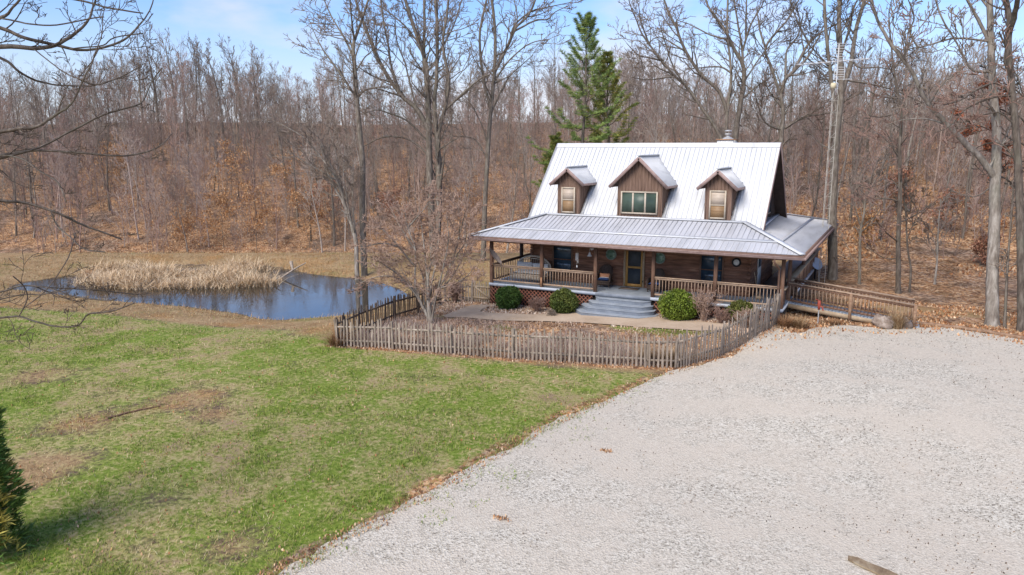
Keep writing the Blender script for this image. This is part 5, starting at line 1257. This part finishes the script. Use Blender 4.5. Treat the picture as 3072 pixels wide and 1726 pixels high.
# ---------------------------------------------------------------- pines
M['needle'] = tinted('pine_needles', .7, var=.25, scale=1.5)
def pine(px, top, bot, depth, label, seed, cols, lowfrac, wid):
    rg = np.random.default_rng(seed); t0 = atd(*top, depth); b0 = atd(*bot, depth); b0[2] = hz(b0[0], b0[1])-.2
    H = t0[2]-b0[2]; t = thing('pine_tree', label, 'tree', tuple(b0), 'pines behind the house')
    zz = np.linspace(0, 1, 12); tr = b0+(t0-b0)*zz[:, None]+rg.normal(size=(12, 3))*.05*np.array([1, 1, 0])
    mb = MB(); mb.tube(tr, .2*(1-zz)+.02, 8)
    N = MB(); z = lowfrac; pts = []; cl = []
    while z < .985:
        r = wid(z)*rg.uniform(.85, 1.1); nb = 4; ph = rg.uniform(0, 6.28)
        for k in range(nb):
            if rg.random() < .12: continue
            an = ph+6.283*k/nb+rg.normal()*.25; L = r*rg.uniform(.65, 1.15); rise = np.interp(z, [0, .45, .7, 1], [.12, .2, 1.1, 1.9])
            p0 = b0+(t0-b0)*z; dirv = np.array([math.cos(an), math.sin(an), 0])
            s_ = np.linspace(0, 1, 7); c_ = p0+dirv*L*s_[:, None]+np.array([0, 0, 1])*(L*rise*(s_**1.6 if z < .6 else s_)-.12*L*np.sin(s_*3.1)*(z < .6))[:, None]+rg.normal(size=(7, 3))*.03*L
            mb.tube(c_, np.linspace(.05*(1.1-z)+.012, .01, 7), 4, cap=False)
            # side shoots with needle tufts
            for f in np.arange(.22 if z < .65 else .3, 1.02, .07):
                q = c_[min(int(f*6), 5)]+(c_[min(int(f*6)+1, 6)]-c_[min(int(f*6), 5)])*(f*6-min(int(f*6), 5))
                for sd in (-1, 1, 0):
                    l2 = L*.28*(1.15-f)+.14; sdv = np.array([-dirv[1], dirv[0], 0])*sd*rg.uniform(.6, 1)+dirv*.7+np.array([0, 0, rg.uniform(-.05, .35)])
                    e = q+unit(sdv)*l2*rg.uniform(.6, 1)
                    for u in np.linspace(.35, 1, 3 if z < .65 else 2): pts.append(q+(e-q)*u); cl.append(cols[rg.integers(len(cols))]*rg.uniform(.65, 1.3))
        z += .052 if z < .6 else .038
    pts = np.array(pts); cl = np.array(cl); n = 9
    P = np.repeat(pts, n, 0); C = np.repeat(cl, n, 0); D = rg.normal(size=P.shape); D[:, 2] = np.abs(D[:, 2])*.8+.1; D /= np.linalg.norm(D, axis=1)[:, None]
    L = rg.uniform(.13, .30, len(P))[:, None]; B = np.cross(D, rg.normal(size=P.shape)); B /= np.linalg.norm(B, axis=1)[:, None]; w_ = .011
    V = np.stack([P-B*w_, P+B*w_, P+D*L+B*w_*.4, P+D*L-B*w_*.4], 1).reshape(-1, 3)
    N.add(V, np.arange(len(V)).reshape(-1, 4)); N.c[-1] = np.repeat(C, 4, 0)
    mb.build('trunk', M['darkbark'], t, True); N.build('crown', M['needle'], t, color=True)
G1 = [np.array(c) for c in ((.20, .29, .075), (.27, .36, .095), (.14, .22, .07), (.34, .41, .12))]
G2 = [np.array(c) for c in ((.24, .29, .07), (.34, .34, .08), (.42, .36, .10), (.17, .24, .07))]
pine(0, (1764, 46), (1739, 700), 57, 'tall green pine behind the left end of the house roof, airy pointed top', 5, G1, .22, lambda z: np.interp(z, [.2, .55, .63, .71, .76, .9, 1], [3.5, 3.3, 2.6, 2.1, 1.5, 1.0, .15]))
pine(0, (1822, 160), (1832, 700), 59, 'shorter yellowish green pine just right of the tall pine', 6, G2, .22, lambda z: np.interp(z, [.2, .5, .7, .85, 1], [2.9, 2.5, 1.6, .8, .12]))
pine(0, (1668, 400), (1660, 740), 61, 'small pine almost hidden at the left edge of the roof', 8, G2, .3, lambda z: np.interp(z, [.2, .5, .75, 1], [1.5, 1.2, .8, .1]))

# ---------------------------------------------------------------- evergreen shrubs
M['leafgreen'] = tinted('evergreen_leaves', .55, var=.3, scale=6)
def boxwood(px, py, rx, rz_, label, seed, cols, vv=-.1, group='clipped evergreen shrubs along the porch'):
    rg = np.random.default_rng(seed); q = onv(px, py, vv); x, y = q[0], q[1]; g = hz(x, y)
    t = thing('evergreen_shrub', label, 'shrub', (x, y, g), group)
    n = 9500; D = rg.normal(size=(n, 3)); D /= np.linalg.norm(D, axis=1)[:, None]
    f = 1+.19*(fbm(D[:, 0]*2.2+seed, D[:, 1]*2.2+D[:, 2]*1.7+seed*3, 3)-.5)*2
    rr = rg.uniform(.62, 1.0, n)+.10*(rg.random(n)**6)
    P = D*(f*rr)[:, None]*np.array([rx, rx*.92, rz_])+np.array([x, y, g+rz_*.9]); P = P[P[:, 2] > g+.03]
    cl = fbm(P[:, 0]*4.5, P[:, 1]*4.5+P[:, 2]*4.5, 3)
    C = np.array(cols[0])*(1-cl[:, None])+np.array(cols[1])*cl[:, None]; C = C*rg.uniform(.6, 1.4, len(P))[:, None]
    mb = MB(); leafcards(mb, P, rg.uniform(.04, .07, len(P)), rg, C); mb.build('foliage', M['leafgreen'], t, color=True)
    mb = MB()
    for k in range(16):
        e = D[k]*np.array([rx, rx, rz_])*.75; e[2] = abs(e[2]); mb.tube([(x+rg.normal()*.04, y+rg.normal()*.04, g-.05), np.array([x, y, g+rz_*.5])+e*.5, np.array([x, y, g+rz_*.8])+e], [.025, .018, .008], 5)
    mb.build('stem', M['darkbark'], t)
boxwood(1525, 895, .66, .62, 'rounded dark green shrub nearest the left porch corner', 3, ((.025, .06, .012), (.085, .14, .03)))
boxwood(1690, 903, .70, .60, 'rounded olive green shrub just left of the porch steps', 4, ((.035, .062, .014), (.14, .155, .035)))
boxwood(2036, 920, .86, .70, 'largest bright green shrub just right of the porch steps', 5, ((.06, .10, .012), (.21, .26, .035)))
boxwood(2226, 942, .64, .50, 'low olive shrub behind dry tan stems near the right end of the porch', 6, ((.04, .06, .014), (.15, .145, .035)), .0)
# arborvitae at the lower left edge
def cedar():
    rg = np.random.default_rng(9); d = 14.6; b = atd(-45, 1730, d); x, y = b[0], b[1]; g = hz(x, y); top = atd(-40, 1128, d)[2]; H = top-g
    t = thing('arborvitae', 'tall green evergreen with bronze tips at the lower left edge of the lawn', 'tree', (x, y, g))
    n = 2900; h = rg.random(n)**.8; an = rg.uniform(0, 6.28, n); r = np.interp(h, [0, .15, .5, .8, .95, 1], [.85, .62, .52, .40, .22, .04])*(1+.5*(fbm(an*1.6, h*9, 3)-.5)*2)*rg.uniform(.35, 1.12, n)
    P = np.c_[x+r*np.cos(an), y+r*np.sin(an), g+h*H]
    O = np.c_[np.cos(an), np.sin(an), rg.uniform(.1, 1.1, n)]; O /= np.linalg.norm(O, axis=1)[:, None]
    br = fbm(an*1.2+4, h*5+2, 3); C = np.where((br > .55)[:, None], np.array([.38, .32, .07]), np.array([.12, .20, .04]))*rg.uniform(.55, 1.45, n)[:, None]
    mb = MB(); m = 9
    for k in range(m):   # flat sprays: a fan of slim scale leaves from each point
        D = O+rg.normal(size=(n, 3))*.42; D /= np.linalg.norm(D, axis=1)[:, None]; L = rg.uniform(.10, .26, n)[:, None]; B = np.cross(D, O+.01); B /= np.linalg.norm(B, axis=1)[:, None]+1e-9; w_ = .013
        V = np.stack([P, P+D*L*.6+B*w_, P+D*L, P+D*L*.6-B*w_], 1).reshape(-1, 3); mb.add(V, np.arange(len(V)).reshape(-1, 4)); mb.c[-1] = np.repeat(C, 4, 0)
    mb.build('crown', M['leafgreen'], t, color=True)
    mb = MB(); mb.tube([(x, y, g-.2), (x, y, g+H*.5), (x, y, g+H*.93)], [.11, .07, .02], 8)
    for k in range(40):
        hh = rg.uniform(.08, .9); a_ = rg.uniform(0, 6.28); rr = np.interp(hh, [0, .5, 1], [.8, .6, .1]); mb.tube([(x, y, g+hh*H), (x+rr*math.cos(a_), y+rr*math.sin(a_), g+hh*H+.25)], [.018, .006], 4, cap=False)
    mb.build('trunk', M['darkbark'], t)
cedar()
# ---------------------------------------------------------------- dormant shrubs and ornamental grasses
def twig_shrub(px, py, vv, H, Wd, label, mat, seed, n=46, group='dormant twiggy shrubs by the porch', name='bare_shrub', mz=None):
    rg = np.random.default_rng(seed); q = onv(px, py, vv); x, y = q[0], q[1]; g = hz(x, y); out = []
    P = dict(seg=[5, 4, 3], wob=[.12, .2, .25], trop=[.04, .0, 0], end=.3, rmin=.0085, n=[5, 3], t0=[.3, .2], ang=(20, 60), lr=[.42, .5], rr=.6)
    for k in range(n):
        a = rg.uniform(0, 6.28); s_ = rg.random()**.6*Wd; d = unit(np.array([math.cos(a)*s_, math.sin(a)*s_, H])); grow(rg, out, (x+math.cos(a)*s_*.18, y+math.sin(a)*s_*.18, g-.03), d, H*rg.uniform(.6, 1.05), .013, 0, 2, P)
    mb = MB(); tubes(mb, out); return tag(mb.build(name, M[mat], off=(x, y, g), loc=(x, y, g)), label, 'shrub', group)
twig_shrub(1612, 938, -.3, .75, .42, 'small reddish bare shrub between the two left evergreen shrubs', 'redtwig', 31)
twig_shrub(2112, 960, -.2, 1.35, .55, 'tall bare shrub with pale twigs right of the largest green shrub', 'paletwig', 32, 40)
twig_shrub(2165, 968, -.5, .7, .5, 'low reddish bare shrub between the tall bare shrub and the last evergreen', 'redtwig', 33, 36)
twig_shrub(2240, 985, -.9, .78, .42, 'upright tan bare shrub in front of the low olive shrub', 'paletwig', 34, 60)
twig_shrub(1364, 912, .75, 1.05, .35, 'brown leafed shrub growing against the short fence by the gate', 'redtwig', 35, 50)
twig_shrub(1655, 945, -1., .35, .3, 'tiny bare shrub beside the path left of the olive shrub', 'twig', 36, 26)
M['straw'] = tinted('dry_grass_blades', .85, var=.2, scale=3)
def blades(mb, P, H, lean, rg, cols, w_=.012, droop=.5, seg=3):
    n = len(P); H = np.broadcast_to(H, (n,)); an = rg.uniform(0, 6.28, n); l = lean*rg.random(n)**.7
    D = np.c_[np.cos(an)*l, np.sin(an)*l, np.ones(n)]; B = np.c_[-np.sin(an), np.cos(an), np.zeros(n)]*np.broadcast_to(w_, (n,))[:, None]
    V = []
    for k in range(seg+1):
        t = k/seg; q = P+D*(H*t)[:, None]+np.c_[np.cos(an), np.sin(an), -np.ones(n)*.5]*(H*droop*t*t*l)[:, None]; ww = (1-t)*.9+.1
        V += [q-B*ww, q+B*ww]
    m = 2*(seg+1); V = np.stack(V, 1).reshape(-1, 3); base = np.arange(n)[:, None]*m
    F = np.concatenate([base+np.array([2*k, 2*k+1, 2*k+3, 2*k+2]) for k in range(seg)])
    C = cols[rg.integers(len(cols), size=n)]*rg.uniform(.7, 1.25, n)[:, None]
    mb.add(V, F); mb.c[-1] = np.repeat(C, m, 0)
STR = np.array([(.40, .28, .16), (.48, .36, .22), (.33, .21, .11), (.28, .16, .08)]); RUS = np.array([(.30, .15, .07), (.36, .2, .10), (.22, .11, .06), (.42, .28, .16)])
def grass_clump(px, py, z, r, H, label, cols, seed, n=420, lean=.9, group='dry ornamental grass clumps'):
    rg = np.random.default_rng(seed); q = onz(px, py, z); x, y = q[0], q[1]; g = hz(x, y); a = rg.uniform(0, 6.28, n); rr = r*rg.random(n)**.5*.55
    P = np.c_[x+rr*np.cos(a), y+rr*np.sin(a), np.full(n, g-.02)]; mb = MB(); blades(mb, P, H*rg.uniform(.55, 1.1, n), lean, rg, cols, .009, .8, 4)
    return tag(mb.build('grass_clump', M['straw'], off=(x, y, g), loc=(x, y, g), color=True), label, 'grass clump', group)
grass_clump(2398, 985, -.62, .45, .6, 'drooping tan grass clump under the upper end of the ramp', STR, 41)
grass_clump(2355, 985, -.65, .4, .6, 'brown grass clump squeezed between the picket fence end and the ramp', RUS, 42)
grass_clump(2690, 988, -.62, .34, .9, 'tall upright tan grass clump between the boulders at the ramp foot', STR, 43, 480, .6)
grass_clump(1014, 1046, -1.2, .55, .75, 'rusty brown grass clump outside the left front fence corner', RUS, 44, 520, 1.0)
grass_clump(2010, 1095, -1.0, .5, .85, 'straw coloured grass clump behind the pickets near the fence bend', STR, 45, 420, .9)
grass_clump(1935, 1085, -1.0, .45, .7, 'second straw clump inside the fence left of the fence bend', STR, 46, 360, .8)
grass_clump(2500, 975, -.62, .35, .35, 'low flattened brown grass under the ramp middle', RUS, 47, 240, 1.2)
grass_clump(262, 800, -1.1, .28, 1.1, 'upright orange grass tuft on the dam at the left end of the cattails', np.array([(.42, .17, .05), (.5, .22, .07)]), 48, 260, .25)

# ---------------------------------------------------------------- cattails in the pond
def cattails():
    rg = np.random.default_rng(51); poly = px_poly([(205, 838), (225, 862), (330, 868), (420, 872), (530, 872), (640, 868), (760, 864), (836, 862), (850, 845), (840, 822), (800, 802), (700, 799), (650, 808), (560, 820), (500, 815), (430, 800), (300, 812)], WATER)
    P_ = np.array(poly); lo, hi = P_.min(0), P_.max(0); n = 45000; X = rg.uniform(lo[0], hi[0], n); Y = rg.uniform(lo[1], hi[1], n); k = sdf(poly, X, Y) < 0
    dens = fbm(X*.45, Y*.45+20, 3); k &= dens+rg.normal(size=n)*.07 > .42
    X = X[k][:9000]; Y = Y[k][:9000]; cl = fbm(X*.6+9, Y*.6, 2)
    z = np.maximum(hgt(X, Y), WATER)-.05; P = np.c_[X, Y, z]; mb = MB()
    H = np.interp(cl, [.25, .5, .75], [.4, .7, 1.2])*rg.uniform(.5, 1.1, len(X))
    blades(mb, P, H, 1.15, rg, np.array([(.62, .45, .27), (.70, .54, .35), (.54, .37, .21), (.46, .30, .17), (.74, .6, .42)]), .022, .75, 4)
    o = mb.build('cattails', M['straw'], color=True); kind(o, 'stuff', 'bleached dry cattails standing along the back of the pond')
cattails()
# ---------------------------------------------------------------- grass blades, fallen leaves, dead perennials
def view_points(n, d0, d1, rg, p=1.6):
    d = d0+(d1-d0)*rg.random(n)**p; a = rg.uniform(-.72, .72, n)*d; return fromcam(a, d)
def lawn():
    rg = np.random.default_rng(61); X, Y = view_points(300000, 12.5, 52, rg, 1.35)
    g = smooth((1.2-sdf(LEFTGREEN, X, Y))/2.0); ok = (sdf(GRAVEL, X, Y) > -.25+.6*(fbm(X*1.3, Y*1.3, 3)-.5)) & (sdf(POND, X, Y) > .2) & (sdf(YARD, X, Y) > .35)
    a_, d_ = tocam(X, Y); ok &= (d_ < hill_start(a_)-1.5)
    big = .9*fbm(X*.22+3, Y*.22, 4)+.75*fbm(X*.9, Y*.9+7, 4); gv = smooth((1.06-big*1.15)/.3+.35)
    q_ = np.zeros(len(X))
    for px, py, r_, s_ in BARE:
        c_ = onz(px, py, -1); q_ = np.maximum(q_, s_*np.exp(-((X-c_[0])**2+(Y-c_[1])**2)/r_**2*(.5+fbm(X*.9, Y*.9, 3))))
    gv = gv*g*(1-.85*q_); keep = rg.random(len(X)) < (.35+.65*gv)*(.25+.75*g); ok &= keep & ~((X > 11) & (Y > -6))
    X, Y, gv, d_ = X[ok], Y[ok], gv[ok], d_[ok]; n = len(X)
    isg = rg.random(n) < .12+.8*gv
    gc = np.array([(.095, .165, .02), (.165, .24, .032), (.24, .30, .05), (.33, .355, .08)]); tc_ = np.array([(.46, .37, .19), (.34, .25, .12), (.55, .46, .27), (.28, .19, .10)])
    mb = MB(); P = np.c_[X, Y, hgt(X, Y)-.005]; sc = np.interp(d_, [12, 25, 52], [1, 1.25, 2.0])
    for m_, cs, hh in ((isg, gc, .075), (~isg, tc_, .05)):
        q = P[m_]; s_ = sc[m_]; blades(mb, q, hh*s_*rg.uniform(.5, 1.3, len(q))*(.7+.9*smooth((fbm(q[:, 0]*1.6, q[:, 1]*1.6, 3)-.45)/.2)), 1.1, rg, cs*(1. if hh < .06 else .92), .0065*s_, .5, 2)
    # sprigs spilling over the edge of the gravel
    X, Y = view_points(60000, 13, 34, rg, 1.2); sg = sdf(GRAVEL, X, Y); k = (sg < 0) & (sg > -1.5) & (X < 12.5) & (fbm(X*1.1+30, Y*1.1, 3) > .50+.10*(-sg)) & (rg.random(len(X)) < .8)
    X, Y = X[k], Y[k]; blades(mb, np.c_[X, Y, hgt(X, Y)], .05*rg.uniform(.5, 1.3, len(X)), 1.2, rg, gc, .009, .5, 2)
    # the two patches inside the fence
    for (px, py, r, m) in ((1990, 1003, 1.5, 1500), (2075, 1010, 1.2, 1000), (1510, 982, .6, 260), (1330, 944, .6, 260)):
        q = onz(px, py, -.9); x_ = q[0]+rg.normal(size=m)*r*.6; y_ = q[1]+rg.normal(size=m)*r*.3; kk = (sdf(PATH, x_, y_) > .1) & (sdf(YARD, x_, y_) < -.2); x_, y_ = x_[kk], y_[kk]; blades(mb, np.c_[x_, y_, hgt(x_, y_)], .08*rg.uniform(.5, 1.2, len(x_)), 1., rg, np.array([(.13, .19, .03), (.2, .22, .05), (.3, .27, .1)]), .01, .5, 2)
    kind(mb.build('grass', M['straw'], color=True), 'stuff', 'short green and tan lawn grass')
lawn()
def leaves():
    rg = np.random.default_rng(62); LC = np.array([(.40, .19, .085), (.50, .27, .13), (.56, .37, .22), (.30, .13, .06), (.44, .28, .17), (.60, .44, .29)]); mb = MB()
    YC = np.array([(.60, .48, .37), (.52, .39, .29), (.44, .31, .23), (.64, .54, .44), (.52, .34, .22)])
    def drop(X, Y, sz, lift=.015, cs=None):
        LC_ = LC if cs is None else cs
        P = np.c_[X, Y, hgt(X, Y)+lift+rg.random(len(X))*.02]; C = LC_[rg.integers(len(LC_), size=len(X))]*rg.uniform(.7, 1.25, len(X))[:, None]; leafcards(mb, P, sz*rg.uniform(.6, 1.3, len(X)), rg, C, up=(0, 0, 1.1))
    lo = np.array([-3, -10]); hi = np.array([15, 1.2]); n = 46000; X = rg.uniform(lo[0], hi[0], n); Y = rg.uniform(lo[1], hi[1], n)
    k = (sdf(YARD, X, Y) < .1) & (sdf(PATH, X, Y) > .02) & (fbm(X*.8, Y*.8, 3) > .30); near = Y > -2.3+.25*fbm(X, Y, 2); q = k & near; drop(X[q], Y[q], .07, cs=YC); q = k & ~near & (rg.random(n) < .55); drop(X[q], Y[q], .06, cs=YC*np.array([.78, .72, .68]))
    X = rg.uniform(13.5, 26, 16000); Y = rg.uniform(-4, 8, 16000); sg = sdf(GRAVEL, X, Y); k = ((sg > -.1) | ((sg > -1.2) & (rg.random(len(sg)) < .25))) & (sdf(YARD, X, Y) > .05) & (fbm(X*.9, Y*.9, 3) > .38); drop(X[k], Y[k], .085)
    # a line of litter where lawn meets gravel and along the front fence
    X, Y = view_points(90000, 12, 36, rg, 1.1); sg = sdf(GRAVEL, X, Y); k = (np.abs(sg+.0) < .30*fbm(X*1.7, Y*1.7, 3)*1.6) & (X < 13) & (rg.random(len(X)) < .8); drop(X[k], Y[k], .045)
    sy = sdf(YARD, X, Y); k = (sy > -.2) & (sy < .38) & (Y < 0); drop(X[k], Y[k], .05)
    X, Y = view_points(3600, 13, 36, rg, 1.1); k = sdf(GRAVEL, X, Y) > -.3; drop(X[k], Y[k], .045)
    # dark clods and scraps on the gravel
    X, Y = view_points(24000, 11, 34, rg, 1.1); k = (sdf(GRAVEL, X, Y) < -.2) & (fbm(X*.5+50, Y*.5, 3)+.16*smooth((X-14)/8) > .60); drop(X[k][:1500], Y[k][:1500], .03, .004, cs=np.array([(.16, .12, .09), (.24, .18, .13), (.12, .1, .08)]))
    for px, py in ((1505, 1552), (1815, 1348)):
        q = onz(px, py, -.95); x_ = q[0]+rg.normal(size=60)*.10; y_ = q[1]+rg.normal(size=60)*.05; drop(x_, y_, .04)
    # hillside: big bright drifts nearest the picture
    d = rg.uniform(34, 130, 90000); a = rg.uniform(-.72, .72, 90000)*d; e = d-hill_start(a); X, Y = fromcam(a, d); k = (e > -2) & (np.abs(a) < .72*d) & (fbm(X*.13, Y*.13+3, 3) > .46) & ~((X > 0) & (X < 17) & (Y < 19)); drop(X[k], Y[k], .17, .03)
    kind(mb.build('fallen_leaves', M['straw'], color=True), 'stuff', 'brown and orange fallen leaves lying on the beds and banks')
leaves()
def perennials():
    rg = np.random.default_rng(63); n = 22000; X = rg.uniform(-1, 13, n); Y = rg.uniform(-9.6, -3, n); k = (sdf(YARD, X, Y) < -.12) & (sdf(PATH, X, Y) > .15) & (fbm(X*.55+3, Y*.55, 3) > .38); X, Y = X[k], Y[k]
    P = np.c_[X, Y, hgt(X, Y)]; mb = MB(); blades(mb, P, rg.uniform(.12, .62, len(X))*np.interp(Y, [-9, -5.5, -4.5], [1., .8, .35]), .8, rg, np.array([(.34, .26, .22), (.28, .20, .165), (.42, .34, .29), (.22, .16, .13), (.38, .28, .24)]), .007, .5, 3)
    kind(mb.build('dead_perennials', M['straw'], color=True), 'stuff', 'grey brown dead plant stems filling the bed behind the picket fence')
    X, Y = view_points(110000, 36, 62, rg, 1.); a, d = tocam(X, Y); sp = sdf(POND, X, Y); k = (sp > .05) & (sp < 9) & (sdf(LEFTGREEN, X, Y) > .4) & (sdf(YARD, X, Y) > .5) & (d < hill_start(a)+2) & (X < 1); X, Y, d = X[k][:26000], Y[k][:26000], d[k][:26000]
    mb = MB(); near = np.interp(sdf(POND, X, Y), [0, .6, 2.5], [1.9, 1.0, .7])*np.where(d > 50, 1.5, .8); blades(mb, np.c_[X, Y, hgt(X, Y)-.01], .13*near*rg.uniform(.5, 1.4, len(X)), 1., rg, np.array([(.42, .29, .16), (.36, .22, .11), (.48, .37, .22), (.40, .22, .08), (.27, .25, .10)]), .012, .5, 2)
    kind(mb.build('dry_grass', M['straw'], color=True), 'stuff', 'tan dry grass on the pond banks and dam')
perennials()
# young beeches that kept their orange leaves, and rusty oak leaves at the right edge
M['beechleaf'] = tinted('orange_dry_leaves', .75, var=.3, scale=1.2)
def leafy(px, py, z0, H_, label, seed, col_, n=900, group='young trees holding orange leaves', dd=None):
    rg = np.random.default_rng(seed)
    d = dd; p = None
    for d in np.arange(58 if px < 1600 else 40, 180, .5):
        q = atd(px, py, d)
        if hz(q[0], q[1]) >= q[2]: p = q; break
    if p is None: p = onz(px, py, z0)
    H = H_*(d/62); x, y = p[0], p[1]; g = hz(x, y); t = thing('young_beech', label, 'tree', (x, y, g), group); out = []
    P = dict(seg=[7, 5, 3], wob=[.08, .15, .2], trop=[.05, .0, .0], end=.2, rmin=.012, n=[14, 4], t0=[.15, .25], ang=(45, 80), lr=[.5, .5], rr=.5)
    grow(rg, out, (x, y, g-.2), (0, 0, 1), H, .055, 0, 2, P); mb = MB(); tubes(mb, out); mb.build('trunk', M['bark'], t, True)
    tips = np.vstack([b[1][1:] for b in out if b[0] > 0]); Q = tips[rg.integers(len(tips), size=n)]+rg.normal(size=(n, 3))*.16*d/62
    C = np.array(col_)[rg.integers(len(col_), size=n)]*rg.uniform(.65, 1.3, n)[:, None]; mb = MB(); leafcards(mb, Q, rg.uniform(.07, .13, n)*(.6+.4*d/62), rg, C, up=(0, 0, .6)); mb.build('leaves', M['beechleaf'], t, color=True)
OR = [(.42, .21, .085), (.50, .28, .13), (.34, .16, .065), (.46, .30, .17)]; RD = [(.30, .13, .08), (.35, .18, .11), (.26, .14, .09)]
for i, (px, py, H, c_, lab) in enumerate([(672, 742, 4.2, OR, 'young tree in bright orange leaf low on the hill above the cattails'), (770, 750, 5.0, OR, 'broadest orange leaved young tree, right of the cattails below the hill'), (930, 745, 4.4, OR, 'orange leaved young tree on the hill left of the pale pond-end tree'), (560, 755, 3.0, OR, 'short orange leaved sapling directly above the cattail middle'),
    (700, 640, 5, OR, 'orange leaved young tree halfway up the hill above the cattails'), (860, 640, 4.5, OR, 'orange leaved young tree halfway up the hill near the pale pond-end tree'), (330, 590, 4.2, OR, 'dull orange young tree high on the left part of the hill'), (1185, 700, 3.6, RD, 'small rust leaved tree behind the ornamental tree'), (1420, 690, 3.6, OR, 'orange leaved young tree just left of the porch roof corner'),
    (2600, 745, 3.2, OR, 'orange leaved young tree behind the antenna tree'), (2850, 700, 3.6, RD, 'rust leaved young tree high on the bank behind the pale leaning sapling'), (2940, 800, 2.6, RD, 'low rust leaved tree on the bank left of the great pale trunk'), (980, 690, 3.4, RD, 'rust leaved young tree just left of the leaning many-stemmed tree'), (2690, 640, 3.4, RD, 'rust leaved tree far up the slope behind the dark slim tree')]):
    leafy(px, py, 0, H, lab, 70+i, c_, 2100 if H > 4 else 1500)
def oak_leaves():
    rg = np.random.default_rng(90); t = thing('oak_tree', 'oak with clinging rust red leaves among thin branches at the right edge', 'tree', (0, 0, 0))
    b = atd(3120, 980, 33); x, y = b[0], b[1]; g = hz(x, y); t.location = (x, y, g); out = []
    tr = resample([(x, y, g-.3), atd(3110, 700, 33), atd(3095, 450, 33), atd(3080, 250, 33.5)], .03, rg, 4); out.append((0, tr, np.linspace(.16, .05, len(tr))))
    for pl in ([(3095, 450), (3010, 400), (2930, 380), (2860, 400)], [(3090, 380), (3010, 330), (2940, 290), (2880, 300)], [(3085, 300), (3020, 250), (2960, 230)], [(3100, 520), (3030, 470), (2960, 450), (2900, 470)], [(3100, 600), (3040, 560), (2980, 520), (2930, 530)], [(3085, 330), (3040, 210), (3030, 150)]):
        q = resample([atd(a, c, 33+rg.uniform(-.6, .6)) for a, c in pl], .05, rg, 4); r_ = np.linspace(.04, .01, len(q)); out.append((1, q, r_)); limb_children(rg, out, q, r_, PH, 1, 3, 2.0, .1, 1.2)
    mb = MB(); tubes(mb, out); mb.build('trunk', M['darkbark'], t, True)
    tips = np.vstack([b_[1][1:] for b_ in out if b_[2][0] < .03]); keep = fbm(tips[:, 0]*.9+tips[:, 1]*.5, tips[:, 2]*1.1, 3) > .5; tips = tips[keep]; n = 2600; Q = tips[rg.integers(len(tips), size=n)]+rg.normal(size=(n, 3))*.09
    C = np.array([(.30, .10, .05), (.36, .15, .08), (.24, .085, .05)])[rg.integers(3, size=n)]*rg.uniform(.7, 1.3, n)[:, None]; mb = MB(); leafcards(mb, Q, rg.uniform(.05, .09, n), rg, C); mb.build('leaves', M['beechleaf'], t, color=True)
oak_leaves()
